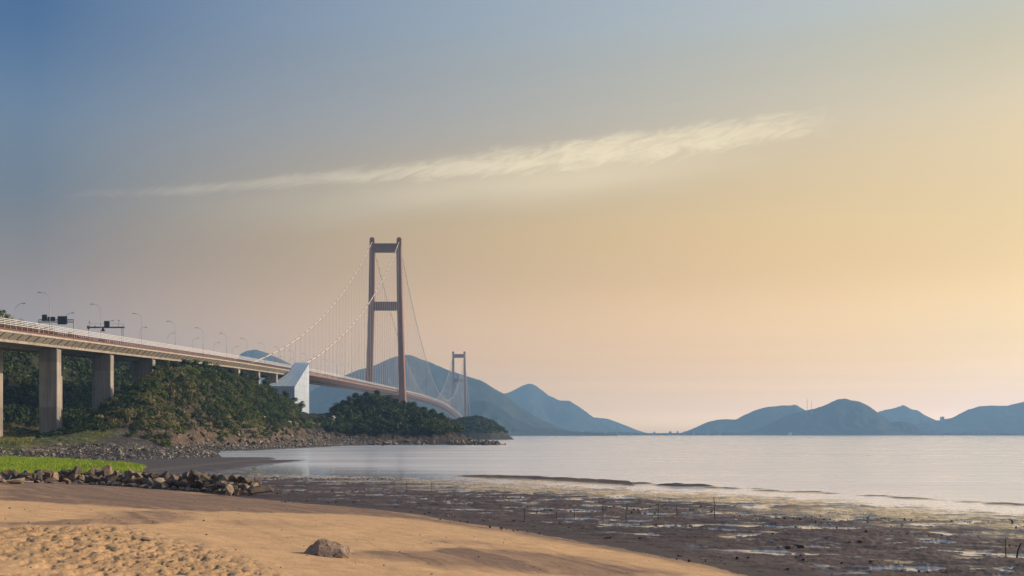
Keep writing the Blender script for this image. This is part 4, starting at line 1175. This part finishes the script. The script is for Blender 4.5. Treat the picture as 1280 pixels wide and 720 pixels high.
def gantry2():
    Y = 356.0; zd = DZ(Y); zb_ = 5+(HZ-409.2)/F*Y
    g = thing('camera_gantry', 'dark gantry over the near carriageway with a square signal box and aerials', 'gantry', (-130, Y, zd))
    for x in (-125.1, -125.6, -136.3):
        mb = MB(); mb.tube([(x,Y,zd),(x,Y,zb_+(1.1 if x == -125.1 else .3))], .11, 6); mb.box(x-.25, x+.25, Y-.25, Y+.25, zd, zd+.1); V_(mb, 'post', M['steel'], g)
    mb = MB(); mb.box(-136.6, -124.7, Y-.3, Y+.3, zb_-.22, zb_+.2); mb.box(-134.6, -133.7, Y-.4, Y-.302, zb_-.3, zb_+.3); mb.box(-136.7, -136.1, Y-.42, Y+.42, zb_-.45, zb_+.5)
    for x in (-135.8,-134.2,-132.6,-128.5,-127,-125.6): mb.tube([(x,Y+.25,zb_+.2),(x,Y+.25,zb_+1.25)], .025, 4)
    mb.tube([(-135.8,Y+.25,zb_+1.25),(-125.4,Y+.25,zb_+1.25)], .025, 4)
    V_(mb, 'beam', M['band'], g)
    mb = MB(); mb.box(-131.1, -129.4, Y-.7, Y-.302, zb_-.02, zb_+2.0)
    for k in range(4): mb.box(-131.05, -129.45, Y-.76, Y-.702, zb_+.15+k*.47, zb_+.2+k*.47)
    V_(mb, 'signal_box', M['dark'], g)
    mb = MB(); mb.frustum([(-132.1,Y-.9,zb_-1.3),(-131.0,Y-.9,zb_-1.3),(-131.0,Y+.1,zb_-1.3),(-132.1,Y+.1,zb_-1.3)], [(-131.65,Y-.5,zb_-.05),(-131.45,Y-.5,zb_-.05),(-131.45,Y-.3,zb_-.05),(-131.65,Y-.3,zb_-.05)])
    V_(mb, 'warning_cone', M['rust'], g)
    for x, h_ in ((-136.1,2.1),(-126.6,2.6)):
        mb = MB(); mb.tube([(x,Y,zb_+.2),(x,Y,zb_+h_)], .05, 5); mb.tube([(x-.3,Y,zb_+h_-.4),(x+.3,Y,zb_+h_-.4)], .05, 5); mb.tube([(x,Y,zb_+h_-.7),(x,Y,zb_+h_-.2)], .12, 6); V_(mb, 'aerial', M['band'], g)
gantry2()

# ------------------------------------------------------------------ small structures
def low_wall():
    P = []
    for px, py in [(322,522),(334,524.5),(350,528),(370,531),(390,532.5),(408,533)]:
        x, y, z = ground_at(px, py); P.append(Vector((x, y, gz(x, y)+.3)))
    mb = MB()
    for a, b in zip(P[:-1], P[1:]):
        u = (b-a); u.z = 0; u.normalize(); nrm = Vector((-u.y, u.x, 0))*.3
        mb.frustum([a-nrm-Vector((0,0,1.5)), b-nrm-Vector((0,0,1.5)), b+nrm-Vector((0,0,1.5)), a+nrm-Vector((0,0,1.5))], [a-nrm, b-nrm, b+nrm, a+nrm])
    tag(mb.build('low_wall', M['concrete']), 'pale low kerb wall of the track along the headland edge', 'wall')
low_wall()
def hut():
    x, y = (414.5-640)/F*560, 560; z = 5+(HZ-531)/F*560
    z = gz(x, y)
    o = thing('hut', 'tiny white hut below the anchorage beside the wooded point', 'hut', (x, y, z)); top = max(3.6, 5+(HZ-521)/F*560-z)
    mb = MB(); mb.box(-1.5, 1.5, -1.5, 1.5, -1, top-.5); mb.build('wall', M['render'], o)
    mb = MB(); mb.box(-1.8, 1.8, -1.8, 1.8, top-.49, top-.2); mb.box(.2, 1.2, -.8, .8, top-.19, top+.5); mb.build('roof', M['render'], o)
    mb = MB(); mb.box(-.5, .4, -1.56, -1.502, 0, 2.0); mb.build('door', M['dark'], o)
hut()
def jetty():
    Y = 2400; x0_, x1_ = (624-640)/F*Y, (638-640)/F*Y; z = 5+(HZ-531)/F*Y-20
    z = 9
    o = thing('jetty', 'thin pale jetty reaching out behind the small islet', 'jetty', (x0_, Y, 0))
    mb = MB(); mb.box(-60, x1_-x0_, -3, 3, z-1.2, z); mb.build('deck', M['render'], o)
    for k in range(9):
        mb = MB(); xx = -55+k*9; mb.box(xx-.6, xx+.6, -2, 2, -3, z-1.202); mb.build('pile', M['concrete'], o)
jetty()
def mast(px, top, dist, label):
    x = (px-640)/F*dist; zt = 5+(HZ-top)/F*dist; zb_ = 5+(HZ-516)/F*dist
    o = thing('mast', label, 'mast', (x, dist, zb_)); h_ = zt-zb_
    mb = MB()
    for a in range(3):
        c = a*2.094; mb.tube([(3.2*math.cos(c),3.2*math.sin(c),-8),(.3*math.cos(c),.3*math.sin(c),h_)], .38, 4)
    for k in range(10):
        r = 3.2*(1-k/10.5); pts_ = [(r*math.cos(a*2.094), r*math.sin(a*2.094), h_*k/10) for a in range(4)]; mb.tube(pts_, .22, 4)
    mb.build('lattice', M['steel'], o)
    mb = MB(); mb.tube([(0,0,h_-1),(0,0,h_+6)], .4, 5); mb.build('aerial', M['steel'], o)
mast(1009, 498.5, 6050, 'slim lattice mast on the saddle left of the tall dark hill, taller of two')
mast(1014.5, 502, 6050, 'slim lattice mast on the saddle beside a taller mast')
def block(px, pw, ytop, ybase, dist, label, name='building', mat='far_building', depth=.7, floors=0, group=None):
    x = (px-640)/F*dist; w = pw/F*dist; z1 = 5+(HZ-ytop)/F*dist; z0 = 5+(HZ-ybase)/F*dist-6
    o = thing(name, label, 'building', (x, dist, z0), group); h_ = z1-z0
    mb = MB(); mb.box(-w/2, w/2, 0, w*depth, 0, h_-1); mb.build('wall', M[mat], o)
    mb = MB(); mb.box(-w/2-.5, w/2+.5, -.5, w*depth+.5, h_-.998, h_); mb.box(-w*.2, w*.1, w*.1, w*.3, h_+.002, h_+2.2); mb.build('roof', M[mat], o)
    for k in range(max(1, floors)):
        mb = MB(); zz = 7+k*3.4
        if zz > h_-2: break
        for q in range(6): mb.box(-w/2+w*(.06+.16*q), -w/2+w*(.06+.16*q+.09), -.16, -.004, zz, zz+1.6)
        mb.build('window', M['dark'], o)
block(1178.5, 4, 521, 526, 8550, 'tiny square tower on the left shoulder of the broad pale hill', depth=1, floors=2)
block(988, 4.5, 541, 543.5, 5250, 'tiny white house on the waterline under the tall dark hill', mat='render', floors=1)
block(697, 4, 538.5, 542, 5200, 'tiny white building on the far shore below the pointed hill', mat='render', floors=2)
for i, (px, pw, yt, lb) in enumerate([(1171,15,539,'long low grey block nearest the tall dark hill on the far shore'), (1195,12,540.2,'low grey sheds between two long blocks on the far shore'), (1230,42,538.3,'longest flat grey shed on the far shore below the broad pale hill'),
        (1272,16,538,'flat grey block on the far shore at the picture edge')]):
    block(px, pw, yt, 543, 5150, lb, depth=.25, floors=2)
for i, (px, pw, yt) in enumerate([(662,3,538),(672,2.4,537.5),(684,3.4,538.3),(706,2.6,538),(716,2,537.6),(728,3,538.5),(744,2.2,538.3),(757,3,538.8),(772,2.4,539.2),(790,2,538.6),(802,2.6,539.6),(818,2.4,539.8),(838,3,539.4),(847,2,539),(856,2.4,539.6),(868,3,539.2),(885,2.6,538.8),(900,3.2,539.4)]):
    block(px, pw, yt, 542.5, 5250, 'tiny hazy block among the low buildings on the far shore', depth=.8, floors=2, group='hazy low buildings on the far shore')

# ------------------------------------------------------------------ haze
def haze():
    x0, x1, y0, y1, z0, z1 = -8600, 8600, -500, 11000, -5.5, 560
    mb = MB(); mb.box(x0, x1, y0, y1, z0, z1)
    m = bpy.data.materials.new('sea_haze'); m.use_nodes = True; N = m.node_tree.nodes; N.clear()
    out = N.new('ShaderNodeOutputMaterial'); v = N.new('ShaderNodeVolumePrincipled')
    v.inputs['Color'].default_value = (.38,.67,1.0,1); v.inputs['Density'].default_value = HAZE_DENSITY; v.inputs['Anisotropy'].default_value = 0.0
    m.node_tree.links.new(v.outputs[0], out.inputs['Volume'])
    tag(mb.build('haze', m), 'thin blue haze over the estuary', 'haze', kind='stuff')
HAZE_DENSITY = 1.5e-4
haze()

# ------------------------------------------------------------------ sun and sky
SUN_AZ, SUN_EL = math.radians(80), math.radians(23)
sd = Vector((math.sin(SUN_AZ)*math.cos(SUN_EL), math.cos(SUN_AZ)*math.cos(SUN_EL), math.sin(SUN_EL)))
L_ = bpy.data.lights.new('sun', 'SUN'); L_.energy = 5.0; L_.angle = math.radians(.6); L_.color = (1, .83, .61)
so = bpy.data.objects.new('sun', L_); COL.objects.link(so); so.rotation_euler = (-sd).to_track_quat('-Z', 'Y').to_euler(); so.location = (300, 0, 300)

w = bpy.data.worlds.new('World'); scene.world = w; w.use_nodes = True
N = w.node_tree.nodes; L = w.node_tree.links; N.clear()
sky = N.new('ShaderNodeTexSky'); sky.sky_type = 'NISHITA'; sky.sun_disc = False
sky.sun_elevation = SUN_EL; sky.sun_rotation = SUN_AZ; sky.dust_density = 2.0; sky.air_density = 1.0; sky.ozone_density = 1.0
tc = N.new('ShaderNodeTexCoord'); sep = N.new('ShaderNodeSeparateXYZ'); L.new(tc.outputs['Generated'], sep.inputs[0])
bg = N.new('ShaderNodeBackground'); wo = N.new('ShaderNodeOutputWorld'); L.new(bg.outputs[0], wo.inputs[0])
SKY_STRENGTH = .10
bg.inputs['Strength'].default_value = SKY_STRENGTH
# tints fitted by direction onto the clear-sky model: three columns (left, ahead, right) over elevation in degrees
EL = [0.6, 1.2, 2, 2.5, 3, 3.6, 4.5, 7.5, 11, 15, 20]
TINTS = {
#TB
'L': [(6.143,4.307,4.422), (4.596,3.063,3.106), (3.644,2.158,1.647), (3.604,1.953,1.178), (3.148,1.588,0.824), (2.469,1.220,0.568), (2.024,0.983,0.563), (1.509,0.715,0.384), (1.025,0.654,0.492), (0.934,0.836,0.843), (0.471,0.670,0.951)],
'C': [(14.521,9.886,6.046), (10.863,7.029,4.247), (8.614,4.952,2.252), (8.519,4.482,1.610), (7.442,3.645,1.126), (5.836,2.801,0.777), (4.784,2.256,0.770), (3.567,1.641,0.525), (3.278,1.615,0.551), (2.811,1.686,0.934), (2.314,1.806,1.370)],
'R': [(14.857,12.114,12.401), (11.114,8.613,8.711), (9.157,6.545,5.203), (8.949,5.964,3.937), (7.215,4.627,2.706), (5.612,3.452,1.759), (4.417,2.648,1.230), (3.486,1.910,0.690), (3.127,1.752,0.656), (3.059,1.858,0.877), (2.500,1.862,1.173)],
#TE
}
T_TOP = {'L': (1.2,1.2,1.4), 'C': (2.4,2.6,3.0), 'R': (3.3,3.3,3.8)}; T_REST = (1.25, 1.22, 1.3); TS = 40.0  # upper sky ahead and right brightened and blued to whiten the water
az = math_node(N, L, 'MULTIPLY', math_node(N, L, 'ARCTAN2', sep.outputs[0], sep.outputs[1]), 180/math.pi)
el = math_node(N, L, 'MULTIPLY', math_node(N, L, 'ARCSINE', sep.outputs[2]), 180/math.pi)
elf = math_node(N, L, 'DIVIDE', el, 60.0)
def col_ramp(k):
    vals, top = TINTS[k], T_TOP[k]
    r = N.new('ShaderNodeValToRGB'); r.color_ramp.interpolation = 'CARDINAL'; e = r.color_ramp.elements
    st = [(x/60, v) for x, v in zip(EL, vals)]+[(34/60, tuple((v+t)/2 for v, t in zip(vals[-1], top))), (1, top)]
    while len(e) < len(st): e.new(.5)
    for q, (p, c) in zip(e, st): q.position = p; q.color = (c[0]/TS, c[1]/TS, c[2]/TS, 1)
    L.new(elf, r.inputs[0]); return r.outputs[0]
u = math_node(N, L, 'MINIMUM', math_node(N, L, 'MAXIMUM', math_node(N, L, 'DIVIDE', az, 22.0), -1.06), 1.06)
u2 = math_node(N, L, 'MULTIPLY', u, u)
wL = math_node(N, L, 'MULTIPLY', math_node(N, L, 'SUBTRACT', u2, u), .5); wR = math_node(N, L, 'MULTIPLY', math_node(N, L, 'ADD', u2, u), .5)
wC = math_node(N, L, 'SUBTRACT', 1.0, u2)
def vscale(c, f):
    n = N.new('ShaderNodeVectorMath'); n.operation = 'SCALE'; L.new(c, n.inputs[0])
    if isinstance(f, (int, float)): n.inputs['Scale'].default_value = f
    else: L.new(f, n.inputs['Scale'])
    return n.outputs[0]
def vop(op, a, b):
    n = N.new('ShaderNodeVectorMath'); n.operation = op
    for i, v in enumerate((a, b)):
        if isinstance(v, tuple): n.inputs[i].default_value = v
        else: L.new(v, n.inputs[i])
    return n.outputs[0]
tint = vop('ADD', vop('ADD', vscale(col_ramp('L'), wL), vscale(col_ramp('C'), wC)), vscale(col_ramp('R'), wR))
tint = vop('MAXIMUM', vscale(tint, TS), (.02, .02, .02))
mr = N.new('ShaderNodeMapRange'); mr.interpolation_type = 'SMOOTHSTEP'; mr.inputs[1].default_value = 28; mr.inputs[2].default_value = 58
L.new(math_node(N, L, 'ABSOLUTE', az), mr.inputs[0])
tint = mixc(N, L, mr.outputs[0], tint, T_REST)
skyc = vop('MULTIPLY', sky.outputs[0], tint)
# a long streak of cirrus low over the bridge, with a softer veil beneath it
yc = math_node(N, L, 'MAXIMUM', sep.outputs[1], .05)
cu = math_node(N, L, 'DIVIDE', sep.outputs[0], yc); cv = math_node(N, L, 'DIVIDE', sep.outputs[2], yc)
cl = math_node(N, L, 'ADD', math_node(N, L, 'MULTIPLY_ADD', cu, .105, .2475), math_node(N, L, 'MULTIPLY', math_node(N, L, 'MULTIPLY', cu, cu), .06))
cd = math_node(N, L, 'SUBTRACT', cv, cl)
cmb = N.new('ShaderNodeCombineXYZ'); L.new(math_node(N, L, 'MULTIPLY', cu, 30.0), cmb.inputs[0]); L.new(math_node(N, L, 'MULTIPLY', math_node(N, L, 'MULTIPLY_ADD', cu, -.16, cd), 115.0), cmb.inputs[1])
wn = noise_node(N, L, 1.0, 12, .68, cmb.outputs[0], .9)
cmb2 = N.new('ShaderNodeCombineXYZ'); L.new(math_node(N, L, 'MULTIPLY', cu, 4.0), cmb2.inputs[0]); L.new(math_node(N, L, 'MULTIPLY', cd, 22.0), cmb2.inputs[1])
wn2 = noise_node(N, L, 1.0, 5, .5, cmb2.outputs[0])
def gauss(d, c, wdt):
    q = math_node(N, L, 'DIVIDE', math_node(N, L, 'SUBTRACT', d, c), wdt)
    return math_node(N, L, 'EXPONENT', math_node(N, L, 'MULTIPLY', math_node(N, L, 'MULTIPLY', q, q), -1.0))
def mrange(v, a, b, c=0, d=1):
    n = N.new('ShaderNodeMapRange'); n.interpolation_type = 'SMOOTHSTEP'
    for i, k in zip((1, 2, 3, 4), (a, b, c, d)): n.inputs[i].default_value = k
    L.new(v, n.inputs[0]); return n.outputs[0]
wob = math_node(N, L, 'MULTIPLY_ADD', wn2.outputs[0], .016, -.008)
cdw = math_node(N, L, 'ADD', cd, wob)
thick = mrange(cu, -.3, .12, .0075, .0165)
env = math_node(N, L, 'MULTIPLY', mrange(cu, -.56, -.25, .15, 1), mrange(cu, .37, .23, 0, 1))
amp = mrange(cu, -.25, .08, .7, 1.0)
bodyA = mrange(math_node(N, L, 'ADD', math_node(N, L, 'MULTIPLY', wn.outputs[0], 1.15), math_node(N, L, 'MULTIPLY', math_node(N, L, 'MULTIPLY', gauss(cdw, .0, thick), env), .64)), .81, 1.40)
ca = math_node(N, L, 'MULTIPLY', math_node(N, L, 'MULTIPLY', bodyA, env), amp)
cb = math_node(N, L, 'MULTIPLY', math_node(N, L, 'MULTIPLY', gauss(cdw, -.021, .02), mrange(wn2.outputs[0], .1, .65)), math_node(N, L, 'MULTIPLY', mrange(cu, -.50, .02, .0, .6), mrange(cu, .30, .06, 0, 1)))
cm = math_node(N, L, 'MINIMUM', math_node(N, L, 'ADD', math_node(N, L, 'MULTIPLY', ca, .85), cb), 1.0)
cm = math_node(N, L, 'MULTIPLY', cm, math_node(N, L, 'GREATER_THAN', sep.outputs[1], .1))
ccol = mixc(N, L, mrange(cu, -.45, .1), (4.9, 4.1, 3.3), (11.0, 9.0, 5.7))
skyc = mixc(N, L, math_node(N, L, 'MULTIPLY', cm, .92), skyc, ccol)
L.new(skyc, bg.inputs['Color'])

# ------------------------------------------------------------------ camera and render settings
cam = bpy.data.cameras.new('camera'); co = bpy.data.objects.new('camera', cam); COL.objects.link(co)
cam.sensor_width = 36; cam.lens = F/1280*36; cam.shift_y = (HZ-360)/1280
cam.clip_start = .1; cam.clip_end = 40000
co.location = (0, 0, EYE); co.rotation_euler = (math.pi/2, 0, 0); scene.camera = co
vs_ = scene.view_settings; vs_.view_transform = 'Standard'; vs_.look = 'None'; vs_.exposure = 0; vs_.gamma = 1; vs_.use_curve_mapping = False
cy = scene.cycles; cy.use_denoising = True
try: cy.denoiser = 'OPENIMAGEDENOISE'
except Exception: pass
cy.max_bounces = 6; cy.diffuse_bounces = 3; cy.glossy_bounces = 3; cy.transmission_bounces = 2; cy.volume_bounces = 0; cy.transparent_max_bounces = 8
